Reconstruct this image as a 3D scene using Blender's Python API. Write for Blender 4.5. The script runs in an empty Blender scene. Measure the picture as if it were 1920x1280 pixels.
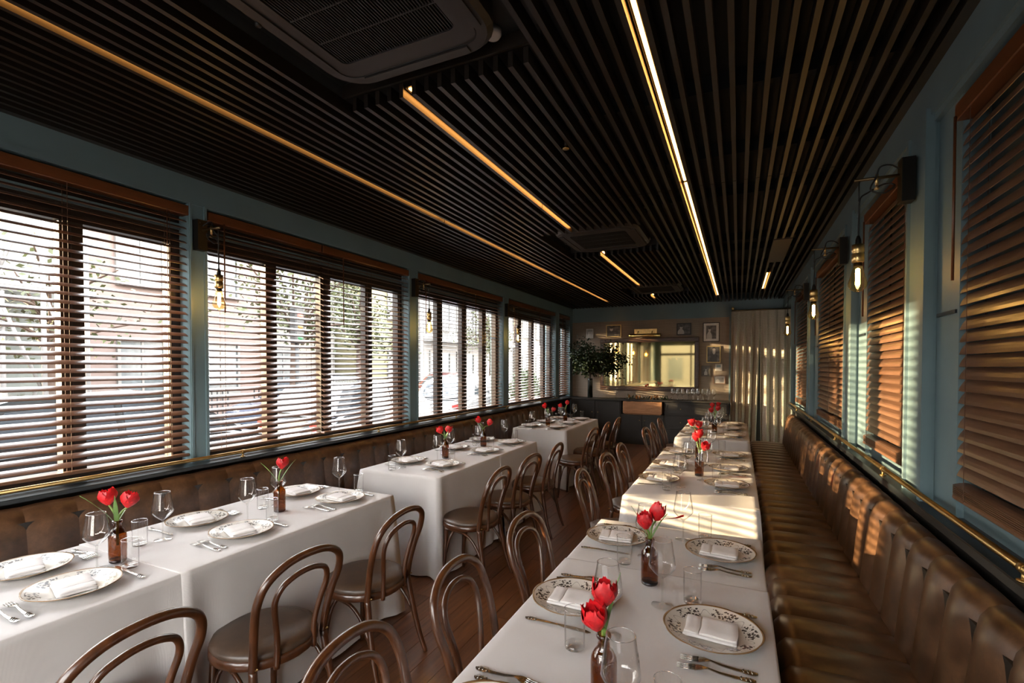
import bpy, bmesh, math, random
from mathutils import Vector, Matrix, Quaternion

random.seed(7)
SC = bpy.context.scene
COL = SC.collection
PI = math.pi

# ------------------------------------------------------------------ camera, world, sun, exposure
F_PX, YAW, PITCH = 920.0, math.atan(425 / 920.0), math.radians(1.17)
cam_d = bpy.data.cameras.new('camera')
cam_d.sensor_width = 36.0
cam_d.lens = F_PX / 1920.0 * 36.0
cam_d.shift_y = (687 + F_PX * math.tan(PITCH) - 640) / 1920.0
cam_d.clip_start = 0.03
cam = bpy.data.objects.new('camera', cam_d)
COL.objects.link(cam)
cam.location = (0, 0, 1.55)
cam.rotation_euler = (PI / 2 - PITCH, 0, YAW)
SC.camera = cam

W = bpy.data.worlds.new('world')
SC.world = W
W.use_nodes = True
nt = W.node_tree
nt.nodes.clear()
wo = nt.nodes.new('ShaderNodeOutputWorld')
bg = nt.nodes.new('ShaderNodeBackground')
tc = nt.nodes.new('ShaderNodeTexCoord')
sep = nt.nodes.new('ShaderNodeSeparateXYZ')
rp = nt.nodes.new('ShaderNodeValToRGB')
rp.color_ramp.elements[0].position = 0.0
rp.color_ramp.elements[0].color = (1.0, 0.90, 0.80, 1)
rp.color_ramp.elements[1].position = 0.6
rp.color_ramp.elements[1].color = (0.90, 0.94, 1.0, 1)
nt.links.new(tc.outputs['Generated'], sep.inputs[0])
nt.links.new(sep.outputs['Z'], rp.inputs[0])
nt.links.new(rp.outputs[0], bg.inputs['Color'])
bg.inputs['Strength'].default_value = 11.0
nt.links.new(bg.outputs[0], wo.inputs[0])

sun_d = bpy.data.lights.new('sun', 'SUN')
sun_d.energy = 19.0
sun_d.color = (1.0, 0.74, 0.42)
sun_d.angle = math.radians(0.5)
sun = bpy.data.objects.new('sun', sun_d)
COL.objects.link(sun)
sun.rotation_euler = Vector((0.93, 0.37, -0.115)).to_track_quat('-Z', 'Y').to_euler()
sun.location = (-12, -4, 5)

vs = SC.view_settings
vs.view_transform = 'Standard'
vs.look = 'None'
vs.gamma = 1.0
vs.use_curve_mapping = False
vs.exposure = 0.72
SC.cycles.use_denoising = True
SC.cycles.max_bounces = 8
SC.cycles.transparent_max_bounces = 24
SC.cycles.sample_clamp_indirect = 6.0
SC.cycles.caustics_reflective = False
SC.cycles.caustics_refractive = False


# ------------------------------------------------------------------ helpers
class MB:
    """collects geometry and links it as one mesh object"""

    def __init__(s):
        s.v, s.f, s.sm = [], [], []

    def add(s, vs_, fs, smooth=False):
        o = len(s.v)
        s.v += [tuple(p) for p in vs_]
        s.f += [tuple(i + o for i in f) for f in fs]
        s.sm += [smooth] * len(fs)
        return s

    def box(s, x0, x1, y0, y1, z0, z1, M=None):
        vv = [(x, y, z) for x in (x0, x1) for y in (y0, y1) for z in (z0, z1)]
        if M is not None:
            vv = [tuple(M @ Vector(p)) for p in vv]
        return s.add(vv, [(0, 1, 3, 2), (4, 6, 7, 5), (0, 4, 5, 1), (2, 3, 7, 6), (0, 2, 6, 4), (1, 5, 7, 3)])

    def bev(s, x0, x1, y0, y1, z0, z1, b=0.005):
        """box with chamfered edges"""
        bm = bmesh.new()
        bmesh.ops.create_cube(bm, size=1)
        for v in bm.verts:
            v.co = Vector(((x0 + x1) / 2 + v.co.x * (x1 - x0), (y0 + y1) / 2 + v.co.y * (y1 - y0), (z0 + z1) / 2 + v.co.z * (z1 - z0)))
        bmesh.ops.bevel(bm, geom=bm.edges[:], offset=b, segments=1, affect='EDGES')
        bm.verts.index_update()
        s.add([v.co[:] for v in bm.verts], [[v.index for v in f.verts] for f in bm.faces])
        bm.free()
        return s

    def tube(s, pts, r, n=8, caps=True, smooth_path=0, closed=False):
        P = [Vector(p) for p in pts]
        R = list(r) if isinstance(r, (list, tuple)) else [r] * len(P)
        if smooth_path:
            Q, RR = [], []
            m = len(P)
            rng = m if closed else m - 1
            for i in range(rng):
                g = (lambda k: P[k % m]) if closed else (lambda k: P[min(max(k, 0), m - 1)])
                a, b, c, d = g(i - 1), g(i), g(i + 1), g(i + 2)
                for j in range(smooth_path):
                    t = j / smooth_path
                    Q.append(0.5 * ((2 * b) + (c - a) * t + (2 * a - 5 * b + 4 * c - d) * t * t + (3 * b - a - 3 * c + d) * t ** 3))
                    RR.append(R[i] + (R[(i + 1) % m] - R[i]) * t)
            if not closed:
                Q.append(P[-1]); RR.append(R[-1])
            P, R = Q, RR
        m = len(P)
        T = []
        for i in range(m):
            if closed:
                t = P[(i + 1) % m] - P[i - 1]
            else:
                t = P[min(i + 1, m - 1)] - P[max(i - 1, 0)]
            T.append(t.normalized())
        up = Vector((0, 0, 1)) if abs(T[0].z) < 0.9 else Vector((1, 0, 0))
        N = (up - T[0] * up.dot(T[0])).normalized()
        vv = []
        for i in range(m):
            N = (N - T[i] * N.dot(T[i]))
            N = N.normalized() if N.length > 1e-6 else T[i].orthogonal().normalized()
            B = T[i].cross(N)
            for k in range(n):
                a = 2 * PI * k / n
                vv.append(P[i] + (N * math.cos(a) + B * math.sin(a)) * R[i])
        ff = []
        for i in range(m if closed else m - 1):
            for k in range(n):
                a, b = i * n + k, i * n + (k + 1) % n
                i2 = (i + 1) % m
                ff.append((a, b, i2 * n + (k + 1) % n, i2 * n + k))
        s.add(vv, ff, True)
        if caps and not closed:
            o = len(s.v) - len(vv)
            s.f += [tuple(o + k for k in range(n))[::-1], tuple(o + (m - 1) * n + k for k in range(n))]
            s.sm += [False, False]
        return s

    def lathe(s, prof, n=20, c=(0, 0, 0), rf=None, cap0=False, cap1=False):
        """prof: (r, z) list; rf(r, theta) may vary the radius"""
        vv = []
        for r, z in prof:
            for k in range(n):
                a = 2 * PI * k / n
                q = rf(r, a) if rf else r
                vv.append((c[0] + q * math.cos(a), c[1] + q * math.sin(a), c[2] + z))
        ff = []
        for i in range(len(prof) - 1):
            for k in range(n):
                ff.append((i * n + k, i * n + (k + 1) % n, (i + 1) * n + (k + 1) % n, (i + 1) * n + k))
        if cap0:
            ff.append(tuple(range(n))[::-1])
        if cap1:
            ff.append(tuple((len(prof) - 1) * n + k for k in range(n)))
        return s.add(vv, ff, True)

    def prism(s, poly, axis, a0, a1):
        """2-D polygon extruded along an axis: 'x' poly=(y,z), 'y' poly=(x,z), 'z' poly=(x,y)"""
        def p3(p, a):
            return {'x': (a, p[0], p[1]), 'y': (p[0], a, p[1]), 'z': (p[0], p[1], a)}[axis]
        n = len(poly)
        vv = [p3(p, a0) for p in poly] + [p3(p, a1) for p in poly]
        ff = [tuple(range(n))[::-1], tuple(range(n, 2 * n))]
        ff += [(i, (i + 1) % n, n + (i + 1) % n, n + i) for i in range(n)]
        return s.add(vv, ff)

    def grid(s, rows, smooth=True, close_u=False):
        m, n = len(rows), len(rows[0])
        vv = [p for r in rows for p in r]
        ff = []
        for i in range(m - 1):
            for k in range(n if close_u else n - 1):
                ff.append((i * n + k, i * n + (k + 1) % n, (i + 1) * n + (k + 1) % n, (i + 1) * n + k))
        return s.add(vv, ff, smooth)

    def data(s, name, mat):
        me = bpy.data.meshes.new(name)
        me.from_pydata(s.v, [], s.f)
        me.polygons.foreach_set('use_smooth', s.sm)
        if mat:
            me.materials.append(mat)
        me.update()
        bm = bmesh.new()
        bm.from_mesh(me)
        bmesh.ops.recalc_face_normals(bm, faces=bm.faces[:])
        bm.to_mesh(me)
        bm.free()
        return me

    def build(s, name, mat, parent=None, loc=None):
        return put(name, s.data(name, mat), parent, loc)


def put(name, me, parent=None, loc=None, rot=None):
    o = bpy.data.objects.new(name, me)
    COL.objects.link(o)
    if parent is not None:
        o.parent = parent
    if loc is not None:
        o.location = loc
    if rot is not None:
        o.rotation_euler = rot
    return o


def tag(o, label, cat, group=None, kind=None):
    if label:
        o['label'] = label
    if cat:
        o['category'] = cat
    if group:
        o['group'] = group
    if kind:
        o['kind'] = kind
    return o


def thing(name, label, cat, loc=(0, 0, 0), rz=0.0, group=None):
    o = bpy.data.objects.new(name, None)
    COL.objects.link(o)
    o.empty_display_size = 0.05
    o.location = loc
    o.rotation_euler = (0, 0, rz)
    return tag(o, label, cat, group)


def struct(name, mb=None, mat=None):
    if mb is None:
        o = bpy.data.objects.new(name, None)
        COL.objects.link(o)
    else:
        o = mb.build(name, mat)
    o['kind'] = 'structure'
    return o


def dup(root, loc, rz=0.0, label=None, group=None):
    c = root.copy()
    COL.objects.link(c)
    c.location = loc
    c.rotation_euler = (0, 0, rz)
    if label:
        c['label'] = label
    if group:
        c['group'] = group
    for ch in root.children:
        d = ch.copy()
        COL.objects.link(d)
        d.parent = c
        for g in ch.children:
            e = g.copy()
            COL.objects.link(e)
            e.parent = d
    return c


# ------------------------------------------------------------------ materials
class N:
    def __init__(s, name):
        s.m = bpy.data.materials.new(name)
        s.m.use_nodes = True
        s.t = s.m.node_tree
        s.b = s.t.nodes['Principled BSDF']
        s.out = s.t.nodes['Material Output']

    def n(s, typ, **kw):
        x = s.t.nodes.new(typ)
        for k, v in kw.items():
            if k in x.inputs:
                x.inputs[k].default_value = v
            else:
                setattr(x, k, v)
        return x

    def l(s, a, b):
        s.t.links.new(a, b)

    def coord(s, scale=(1, 1, 1), kind='Object'):
        c = s.n('ShaderNodeTexCoord')
        mp = s.n('ShaderNodeMapping')
        mp.inputs['Scale'].default_value = scale
        s.l(c.outputs[kind], mp.inputs[0])
        return mp.outputs[0]

    def noise(s, vec, scale, detail=4, rough=0.55):
        x = s.n('ShaderNodeTexNoise')
        x.inputs['Scale'].default_value = scale
        x.inputs['Detail'].default_value = detail
        x.inputs['Roughness'].default_value = rough
        s.l(vec, x.inputs['Vector'])
        return x.outputs['Fac']

    def ramp(s, fac, stops):
        r = s.n('ShaderNodeValToRGB')
        e = r.color_ramp.elements
        while len(e) < len(stops):
            e.new(0.5)
        for i, (p, c) in enumerate(stops):
            e[i].position = p
            e[i].color = (*c, 1)
        s.l(fac, r.inputs[0])
        return r.outputs[0]

    def math(s, op, a, b=None):
        x = s.n('ShaderNodeMath', operation=op)
        for i, q in enumerate((a, b)):
            if q is None:
                continue
            if isinstance(q, (int, float)):
                x.inputs[i].default_value = q
            else:
                s.l(q, x.inputs[i])
        return x.outputs[0]

    def mix(s, fac, a, b):
        x = s.n('ShaderNodeMix', data_type='RGBA')
        s.l(fac, x.inputs[0]) if not isinstance(fac, (int, float)) else setattr(x.inputs[0], 'default_value', fac)
        for i, q in ((6, a), (7, b)):
            if isinstance(q, tuple):
                x.inputs[i].default_value = (*q, 1)
            else:
                s.l(q, x.inputs[i])
        return x.outputs[2]

    def base(s, c):
        if isinstance(c, tuple):
            s.b.inputs['Base Color'].default_value = (*c, 1)
        else:
            s.l(c, s.b.inputs['Base Color'])
        return s

    def set(s, **kw):
        for k, v in kw.items():
            s.b.inputs[k.replace('_', ' ')].default_value = v
        return s

    def bump(s, h, strength=0.2, dist=0.01):
        x = s.n('ShaderNodeBump')
        x.inputs['Strength'].default_value = strength
        x.inputs['Distance'].default_value = dist
        s.l(h, x.inputs['Height'])
        s.l(x.outputs[0], s.b.inputs['Normal'])
        return s


def plain(name, c, rough=0.5, metal=0.0, var=0.12, scale=8, stretch=(1, 1, 1), bump=0.0, spec=0.5, coat=0.0, rnd=0.0, bdist=0.004):
    m = N(name)
    v = m.coord(stretch)
    f = m.noise(v, scale)
    lo = tuple(x * (1 - var) for x in c)
    hi = tuple(min(1, x * (1 + var)) for x in c)
    col = m.ramp(f, [(0.3, lo), (0.7, hi)])
    if rnd:
        oi = m.n('ShaderNodeObjectInfo')
        k = m.math('ADD', m.math('MULTIPLY', oi.outputs['Random'], rnd), 1 - rnd / 2)
        hs = m.n('ShaderNodeHueSaturation')
        m.l(k, hs.inputs['Value'])
        m.l(col, hs.inputs['Color'])
        col = hs.outputs[0]
    m.base(col)
    m.set(Roughness=rough, Metallic=metal, Specular_IOR_Level=spec, Coat_Weight=coat)
    if bump:
        m.bump(f, bump, bdist)
    return m.m


def emit(name, c, s):
    m = N(name)
    m.set(Emission_Strength=s)
    m.b.inputs['Emission Color'].default_value = (*c, 1)
    m.base(c)
    return m.m


def thin_glass(name, tint=(1, 1, 1), ior=1.45, rough=0.02, refl=(1, 1, 1), gain=1.0, edge=0.0):
    m = N(name)
    m.t.nodes.remove(m.b)
    tr = m.n('ShaderNodeBsdfTransparent')
    tr.inputs[0].default_value = (*tint, 1)
    gl = m.n('ShaderNodeBsdfGlossy')
    gl.inputs['Roughness'].default_value = rough
    gl.inputs[0].default_value = (*refl, 1)
    lw = m.n('ShaderNodeLayerWeight')
    lw.inputs[0].default_value = 0.5
    f0 = ((ior - 1) / (ior + 1)) ** 2
    k = m.math('MINIMUM', m.math('ADD', m.math('MULTIPLY', m.math('POWER', lw.outputs['Facing'], 4.5), 0.75 * gain), f0 * gain), 0.95)
    if edge:
        tcol = m.ramp(lw.outputs['Facing'], [(0.45, tint), (0.98, tuple(x * edge for x in tint))])
        m.l(tcol, tr.inputs[0])
    mx = m.n('ShaderNodeMixShader')
    m.l(k, mx.inputs[0])
    m.l(tr.outputs[0], mx.inputs[1])
    m.l(gl.outputs[0], mx.inputs[2])
    m.l(mx.outputs[0], m.out.inputs[0])
    return m.m


def wood(name, c1, c2, rough=0.4, grain=(1, 14, 14), scale=3, coat=0.0, rnd=0.0, bump=0.1, spec=0.5):
    m = N(name)
    oi = m.n('ShaderNodeObjectInfo')
    c = m.n('ShaderNodeTexCoord')
    mp = m.n('ShaderNodeMapping')
    mp.inputs['Scale'].default_value = grain
    off = m.n('ShaderNodeVectorMath', operation='ADD')
    cx = m.n('ShaderNodeCombineXYZ')
    k = m.math('MULTIPLY', oi.outputs['Random'], 37.0)
    m.l(k, cx.inputs[0]); m.l(k, cx.inputs[1])
    m.l(c.outputs['Object'], off.inputs[0])
    m.l(cx.outputs[0], off.inputs[1])
    m.l(off.outputs[0], mp.inputs[0])
    f = m.noise(mp.outputs[0], scale, 6, 0.6)
    col = m.ramp(f, [(0.28, c1), (0.72, c2)])
    if rnd:
        kk = m.math('ADD', m.math('MULTIPLY', oi.outputs['Random'], rnd), 1 - rnd / 2)
        hs = m.n('ShaderNodeHueSaturation')
        m.l(kk, hs.inputs['Value'])
        m.l(col, hs.inputs['Color'])
        col = hs.outputs[0]
    m.base(col).set(Roughness=rough, Coat_Weight=coat, Coat_Roughness=0.15, Specular_IOR_Level=spec)
    if bump:
        m.bump(f, bump, 0.003)
    return m.m


M = {}
M['blue'] = plain('blue_paint', (0.15, 0.225, 0.25), 0.45, var=0.08, scale=3, bump=0.03)
M['blue_dark'] = plain('blue_dark_paint', (0.014, 0.019, 0.022), 0.3, var=0.1)
M['black_paint'] = plain('black_paint', (0.0165, 0.0145, 0.0125), 0.45, var=0.2)
M['deck'] = plain('black_deck', (0.004, 0.0035, 0.003), 0.8, var=0.2)
M['slat'] = wood('ceiling_slat_wood', (0.008, 0.005, 0.003), (0.0155, 0.0095, 0.0055), 0.42, grain=(14, 1, 14), scale=4, rnd=0.3)
M['blind'] = wood('blind_wood', (0.115, 0.055, 0.031), (0.18, 0.090, 0.052), 0.32, grain=(20, 1.5, 20), scale=4, rnd=0.2, spec=0.6)
M['valance'] = wood('valance_wood', (0.11, 0.034, 0.011), (0.17, 0.055, 0.018), 0.35, grain=(20, 1.2, 20), scale=3)
M['frame'] = plain('dark_frame', (0.02, 0.013, 0.010), 0.4, var=0.25)
M['cord'] = plain('brown_cord', (0.10, 0.045, 0.025), 0.7)
M['pane'] = thin_glass('window_glass', (0.97, 0.98, 0.97), 1.45, 0.0)
M['brass'] = plain('brass', (0.42, 0.285, 0.115), 0.34, 1.0, var=0.12, scale=20)
M['black_metal'] = plain('black_metal', (0.02, 0.018, 0.016), 0.4, 0.6)
M['bronze'] = plain('bronze', (0.16, 0.11, 0.055), 0.35, 0.9)


def leather(name, lo, mid, hi, rough=0.36):
    m = N(name)
    oi = m.n('ShaderNodeObjectInfo')
    c = m.n('ShaderNodeTexCoord')
    off = m.n('ShaderNodeVectorMath', operation='ADD')
    cx = m.n('ShaderNodeCombineXYZ')
    k = m.math('MULTIPLY', oi.outputs['Random'], 31.0)
    m.l(k, cx.inputs[0]); m.l(k, cx.inputs[2])
    m.l(c.outputs['Object'], off.inputs[0])
    m.l(cx.outputs[0], off.inputs[1])
    f = m.noise(off.outputs[0], 11, 6, 0.68)
    f2 = m.noise(off.outputs[0], 260, 2)
    m.base(m.ramp(f, [(0.25, lo), (0.5, mid), (0.78, hi)])).set(Specular_IOR_Level=0.62)
    m.l(m.math('ADD', m.math('MULTIPLY', f, 0.14), rough - 0.07), m.b.inputs['Roughness'])
    m.bump(m.math('ADD', m.math('MULTIPLY', f, 0.8), m.math('MULTIPLY', f2, 0.3)), 0.15, 0.002)
    return m.m


M['leather'] = leather('brown_leather', (0.030, 0.0145, 0.0075), (0.078, 0.038, 0.019), (0.165, 0.082, 0.040), 0.31)
M['seat_leather'] = leather('seat_leather', (0.034, 0.021, 0.014), (0.06, 0.037, 0.024), (0.10, 0.062, 0.04), 0.42)


def cloth_mat():
    m = N('white_linen')
    v = m.coord((1, 1, 1))
    f = m.noise(v, 2.2, 3)
    w1 = m.n('ShaderNodeTexWave', bands_direction='X')
    w1.inputs['Scale'].default_value = 240
    m.l(v, w1.inputs[0])
    w2 = m.n('ShaderNodeTexWave', bands_direction='Y')
    w2.inputs['Scale'].default_value = 240
    m.l(v, w2.inputs[0])
    m.base(m.ramp(f, [(0.3, (0.55, 0.525, 0.51)), (0.7, (0.60, 0.575, 0.56))])).set(Roughness=0.85, Specular_IOR_Level=0.2)
    h = m.math('ADD', m.math('MULTIPLY', m.math('ADD', w1.outputs['Fac'], w2.outputs['Fac']), 0.02), f)
    m.bump(h, 0.35, 0.03)
    m.set(Sheen_Weight=0.15)
    return m.m


M['linen'] = cloth_mat()
M['napkin'] = plain('napkin_linen', (0.70, 0.675, 0.665), 0.85, var=0.03, scale=40, bump=0.05, spec=0.2)
M['chairwood'] = wood('bentwood', (0.030, 0.010, 0.0035), (0.085, 0.029, 0.010), 0.3, grain=(9, 9, 2), scale=4, coat=0.35, rnd=0.15, bump=0.0)
M['floor'] = wood('floor_boards', (0.07, 0.027, 0.011), (0.175, 0.07, 0.027), 0.33, grain=(16, 1, 16), scale=3, rnd=0.55, coat=0.15)
M['gap'] = plain('dark_gap', (0.008, 0.004, 0.003), 0.8)
M['silver'] = plain('silver', (0.42, 0.40, 0.37), 0.27, 1.0, var=0.1, scale=60)
M['glass'] = thin_glass('clear_glass', (0.975, 0.975, 0.97), 1.5, 0.01, gain=1.6, edge=0.38)
M['glass_rim'] = thin_glass('glass_rim', (0.8, 0.8, 0.8), 1.6, 0.02, gain=4.0)
M['glass_foot'] = thin_glass('thick_glass', (0.92, 0.92, 0.91), 1.5, 0.02, gain=1.8, edge=0.55)
M['amber'] = thin_glass('amber_glass', (0.44, 0.20, 0.05), 1.5, 0.04, gain=1.5)
M['amber_dark'] = thin_glass('amber_base', (0.18, 0.075, 0.018), 1.5, 0.04, gain=1.5)
M['petal'] = plain('tulip_petal', (0.62, 0.012, 0.018), 0.45, var=0.35, scale=60, rnd=0.3)
M['stem'] = plain('tulip_green', (0.17, 0.27, 0.055), 0.45, var=0.25, scale=40)
M['leaf'] = plain('tulip_leaf', (0.12, 0.22, 0.06), 0.45, var=0.25, scale=40)
M['foliage'] = plain('camellia_leaf', (0.014, 0.028, 0.008), 0.5, var=0.5, scale=12, spec=0.3)
M['branch'] = plain('branch_bark', (0.05, 0.03, 0.02), 0.8)
M['wallpaper'] = None
M['white_plastic'] = plain('white_plastic', (0.75, 0.73, 0.70), 0.4, var=0.03)
M['lcd'] = plain('grey_lcd', (0.16, 0.19, 0.17), 0.2)
M['led'] = emit('led_tape', (1.0, 0.42, 0.095), 15.0)
M['filament'] = emit('lamp_filament', (1.0, 0.60, 0.22), 75.0)
M['bulb'] = thin_glass('bulb_glass', (1.0, 0.84, 0.52), 1.5, 0.02, gain=1.3)
M['sockbrass'] = plain('socket_brass', (0.75, 0.52, 0.22), 0.3, 1.0, var=0.15, scale=30)
M['cable'] = plain('black_cable', (0.012, 0.011, 0.010), 0.6)
M['crate'] = wood('crate_wood', (0.26, 0.11, 0.045), (0.48, 0.24, 0.11), 0.6, grain=(1.5, 10, 10), scale=4)
M['bottle'] = plain('dark_bottle', (0.008, 0.012, 0.008), 0.12, var=0.1)
M['foil'] = plain('bottle_foil', (0.45, 0.2, 0.06), 0.35, 0.7, rnd=0.8)
M['mirror_frame'] = wood('mirror_frame_wood', (0.05, 0.022, 0.012), (0.10, 0.048, 0.026), 0.3, grain=(2, 8, 8), scale=5, coat=0.3)
M['mirror'] = plain('antique_mirror', (0.66, 0.52, 0.24), 0.035, 1.0, var=0.06, scale=3)
M['ac'] = plain('ac_dark_panel', (0.021, 0.017, 0.015), 0.5, var=0.05)
M['ac_black'] = plain('ac_black', (0.004, 0.004, 0.004), 0.6)
M['panel_brown'] = plain('access_panel_brown', (0.045, 0.029, 0.018), 0.5)
# outdoors
M['asphalt'] = plain('asphalt', (0.066, 0.063, 0.063), 0.8, var=0.15, scale=3)
M['paving'] = plain('paving', (0.113, 0.107, 0.100), 0.8, var=0.1, scale=2)
M['pink_brick'] = plain('pink_facade', (0.131, 0.096, 0.085), 0.8, var=0.08, scale=3)
M['cream_wall'] = plain('cream_facade', (0.144, 0.135, 0.120), 0.8, var=0.06)
M['white_wall'] = plain('white_facade', (0.162, 0.157, 0.153), 0.8, var=0.05)
M['yellow_wall'] = plain('yellow_facade', (0.135, 0.122, 0.066), 0.8, var=0.08)
M['far_pane'] = plain('far_window', (0.067, 0.076, 0.080), 0.15, var=0.2)
M['far_frame'] = plain('far_window_frame', (0.120, 0.116, 0.109), 0.6)
M['grey_green'] = plain('grey_green_paint', (0.092, 0.102, 0.094), 0.6)
M['grey_dark'] = plain('grey_dark_paint', (0.022, 0.022, 0.022), 0.6)
M['car_white'] = plain('car_white', (0.162, 0.164, 0.166), 0.2, var=0.02, coat=0.8)
M['car_silver'] = plain('car_silver', (0.074, 0.079, 0.087), 0.25, 0.5, var=0.03, coat=0.6)
M['car_dark'] = plain('car_dark', (0.011, 0.012, 0.013), 0.2, var=0.05, coat=0.8)
M['car_blue'] = plain('car_blue', (0.035, 0.048, 0.074), 0.2, var=0.05, coat=0.8)
M['car_red'] = plain('car_red', (0.074, 0.013, 0.011), 0.2, var=0.05, coat=0.8)
M['car_glass'] = plain('car_glass', (0.03, 0.035, 0.04), 0.06, var=0.05)
M['tyre'] = plain('tyre_rubber', (0.02, 0.02, 0.02), 0.8)
M['tail'] = plain('tail_light', (0.35, 0.02, 0.015), 0.2)
M['terracotta'] = plain('terracotta', (0.092, 0.037, 0.024), 0.8, rnd=0.3)
M['shrub'] = plain('shrub_leaf', (0.024, 0.042, 0.011), 0.5, var=0.5, scale=5)
M['street_tree'] = plain('street_tree_leaf', (0.037, 0.044, 0.011), 0.6, var=0.5, scale=3)
M['amber_sign'] = plain('amber_sign', (0.315, 0.160, 0.021), 0.5)


def wallpaper():
    m = N('grasscloth_wallpaper')
    v = m.coord((1.2, 1, 60))
    f = m.noise(v, 3.0, 5, 0.6)
    v2 = m.coord((60, 1, 2))
    f2 = m.noise(v2, 3.0, 2, 0.5)
    m.base(m.ramp(m.math('ADD', m.math('MULTIPLY', f, 0.8), m.math('MULTIPLY', f2, 0.2)), [(0.3, (0.20, 0.157, 0.12)), (0.7, (0.34, 0.275, 0.215))])).set(Roughness=0.6)
    m.bump(f, 0.15, 0.003)
    return m.m


def curtain_mat():
    m = N('woven_curtain')
    c = m.n('ShaderNodeTexCoord')
    br = m.n('ShaderNodeTexBrick')
    br.inputs['Scale'].default_value = 1.0
    br.inputs['Brick Width'].default_value = 0.022
    br.inputs['Row Height'].default_value = 0.016
    br.inputs['Mortar Size'].default_value = 0.0035
    br.inputs['Color1'].default_value = (0.70, 0.62, 0.51, 1)
    br.inputs['Color2'].default_value = (0.60, 0.53, 0.43, 1)
    br.inputs['Mortar'].default_value = (0.28, 0.24, 0.19, 1)
    m.l(c.outputs['UV'], br.inputs[0])
    m.base(br.outputs[0]).set(Roughness=0.8, Specular_IOR_Level=0.2)
    return m.m


def china():
    m = N('patterned_china')
    c = m.n('ShaderNodeTexCoord')
    s = m.n('ShaderNodeSeparateXYZ')
    m.l(c.outputs['Object'], s.inputs[0])
    r = m.math('SQRT', m.math('ADD', m.math('MULTIPLY', s.outputs[0], s.outputs[0]), m.math('MULTIPLY', s.outputs[1], s.outputs[1])))
    th = m.math('ARCTAN2', s.outputs[1], s.outputs[0])
    band = m.math('MULTIPLY', m.math('GREATER_THAN', r, 0.089), m.math('LESS_THAN', r, 0.126))
    clus = m.math('GREATER_THAN', m.math('SINE', m.math('MULTIPLY', th, 6.0)), -0.5)
    vo = m.n('ShaderNodeTexVoronoi')
    vo.inputs['Scale'].default_value = 120
    m.l(c.outputs['Object'], vo.inputs[0])
    n1 = m.noise(c.outputs['Object'], 70, 3)
    fl = m.math('LESS_THAN', m.math('ADD', vo.outputs['Distance'], m.math('MULTIPLY', n1, 0.9)), 0.93)
    msk = m.math('MULTIPLY', m.math('MULTIPLY', band, clus), fl)
    edge = m.math('GREATER_THAN', r, 0.1335)
    vine = m.math('MULTIPLY', band, m.math('LESS_THAN', m.math('ABSOLUTE', m.math('SUBTRACT', r, m.math('ADD', 0.107, m.math('MULTIPLY', m.math('SINE', m.math('MULTIPLY', th, 18.0)), 0.010)))), 0.0011))
    col = m.mix(m.math('MAXIMUM', msk, m.math('MULTIPLY', vine, 0.7)), (0.58, 0.545, 0.49), (0.06, 0.05, 0.044))
    col = m.mix(edge, col, (0.22, 0.13, 0.06))
    m.base(col).set(Roughness=0.22, Specular_IOR_Level=0.35)
    return m.m


M['wallpaper'] = wallpaper()
M['curtain'] = curtain_mat()
M['china'] = china()

# ------------------------------------------------------------------ room shell
XL, XR, YB, YF, ZC = -3.30, 0.74, 10.30, -1.40, 2.80

fl = struct('floor', MB().box(-3.6, 1.1, YF, YB + 0.1, -0.14, -0.015), M['gap'])
bw = 0.125
nx = int((1.05 + 3.5) / bw)
for i in range(nx):
    x0 = -3.5 + i * bw
    cuts = [YF] + [YF + 0.9 + ((i * 1.37) % 2.3) + k * 2.9 for k in range(4)]
    cuts = [c for c in cuts if c < YB - 0.3] + [YB]
    for a, b in zip(cuts[:-1], cuts[1:]):
        MB().box(x0 + 0.0015, x0 + bw - 0.0015, a + 0.001, b - 0.001, -0.015, 0.0).build('plank', M['floor'], fl)

ce = struct('ceiling', MB().box(-3.6, 1.1, YF, YB + 0.1, 2.95, 3.05), M['deck'])
MB().box(-3.6, XL + 0.045, YF, YB, 2.80, 2.95).build('edge_board', M['black_paint'], ce)
MB().box(0.70, 1.1, YF, YB, 2.80, 2.95).build('edge_board', M['black_paint'], ce)
for k, y in enumerate([-0.4, 0.55, 2.6, 3.4, 4.2, 5.7, 6.2, 7.2, 7.9, 9.1, 9.7]):
    MB().box(XL + 0.045, 0.70, y - 0.03, y + 0.03, 2.872, 2.95).build('batten', M['deck'], ce)
AC_Y = [(0.80, 1.88), (4.42, 5.46), (7.92, 8.96)]
AC_X = (-1.775, -0.745)
JOINT = [YF, 0.62, 3.655, 6.66, YB]
slat_me = {}


def slat_mesh(L):
    L = round(L, 3)
    if L not in slat_me:
        mb = MB()
        mb.box(-0.011, 0.011, 0, L, 0.0, 0.065)
        slat_me[L] = mb.data('ceiling_slat', M['slat'])
    return slat_me[L]


nsl = 0
for k in range(-45, 11):
    x = -0.036 + 0.07 * k
    for a, b in zip(JOINT[:-1], JOINT[1:]):
        segs = [(a + 0.004, b - 0.004)]
        if AC_X[0] < x < AC_X[1]:
            for (c, d) in AC_Y:
                nx_ = []
                for (s0, s1) in segs:
                    if d <= s0 or c >= s1:
                        nx_.append((s0, s1))
                    else:
                        if c > s0:
                            nx_.append((s0, c))
                        if d < s1:
                            nx_.append((d, s1))
                segs = nx_
        if 0.29 < x < 0.48:
            segs = [q for s0, s1 in segs for q in ([(s0, s1)] if s1 < 5.5 or s0 > 6.7 else [(s0, 5.48)] + ([(6.68, s1)] if s1 > 6.7 else []))]
        for s0, s1 in segs:
            if s1 - s0 > 0.03 and s1 > -0.2:
                nsl += 1
                if nsl > 298:
                    continue
                put('ceiling_slat', slat_mesh(s1 - s0), ce, (x, s0, ZC))

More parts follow.
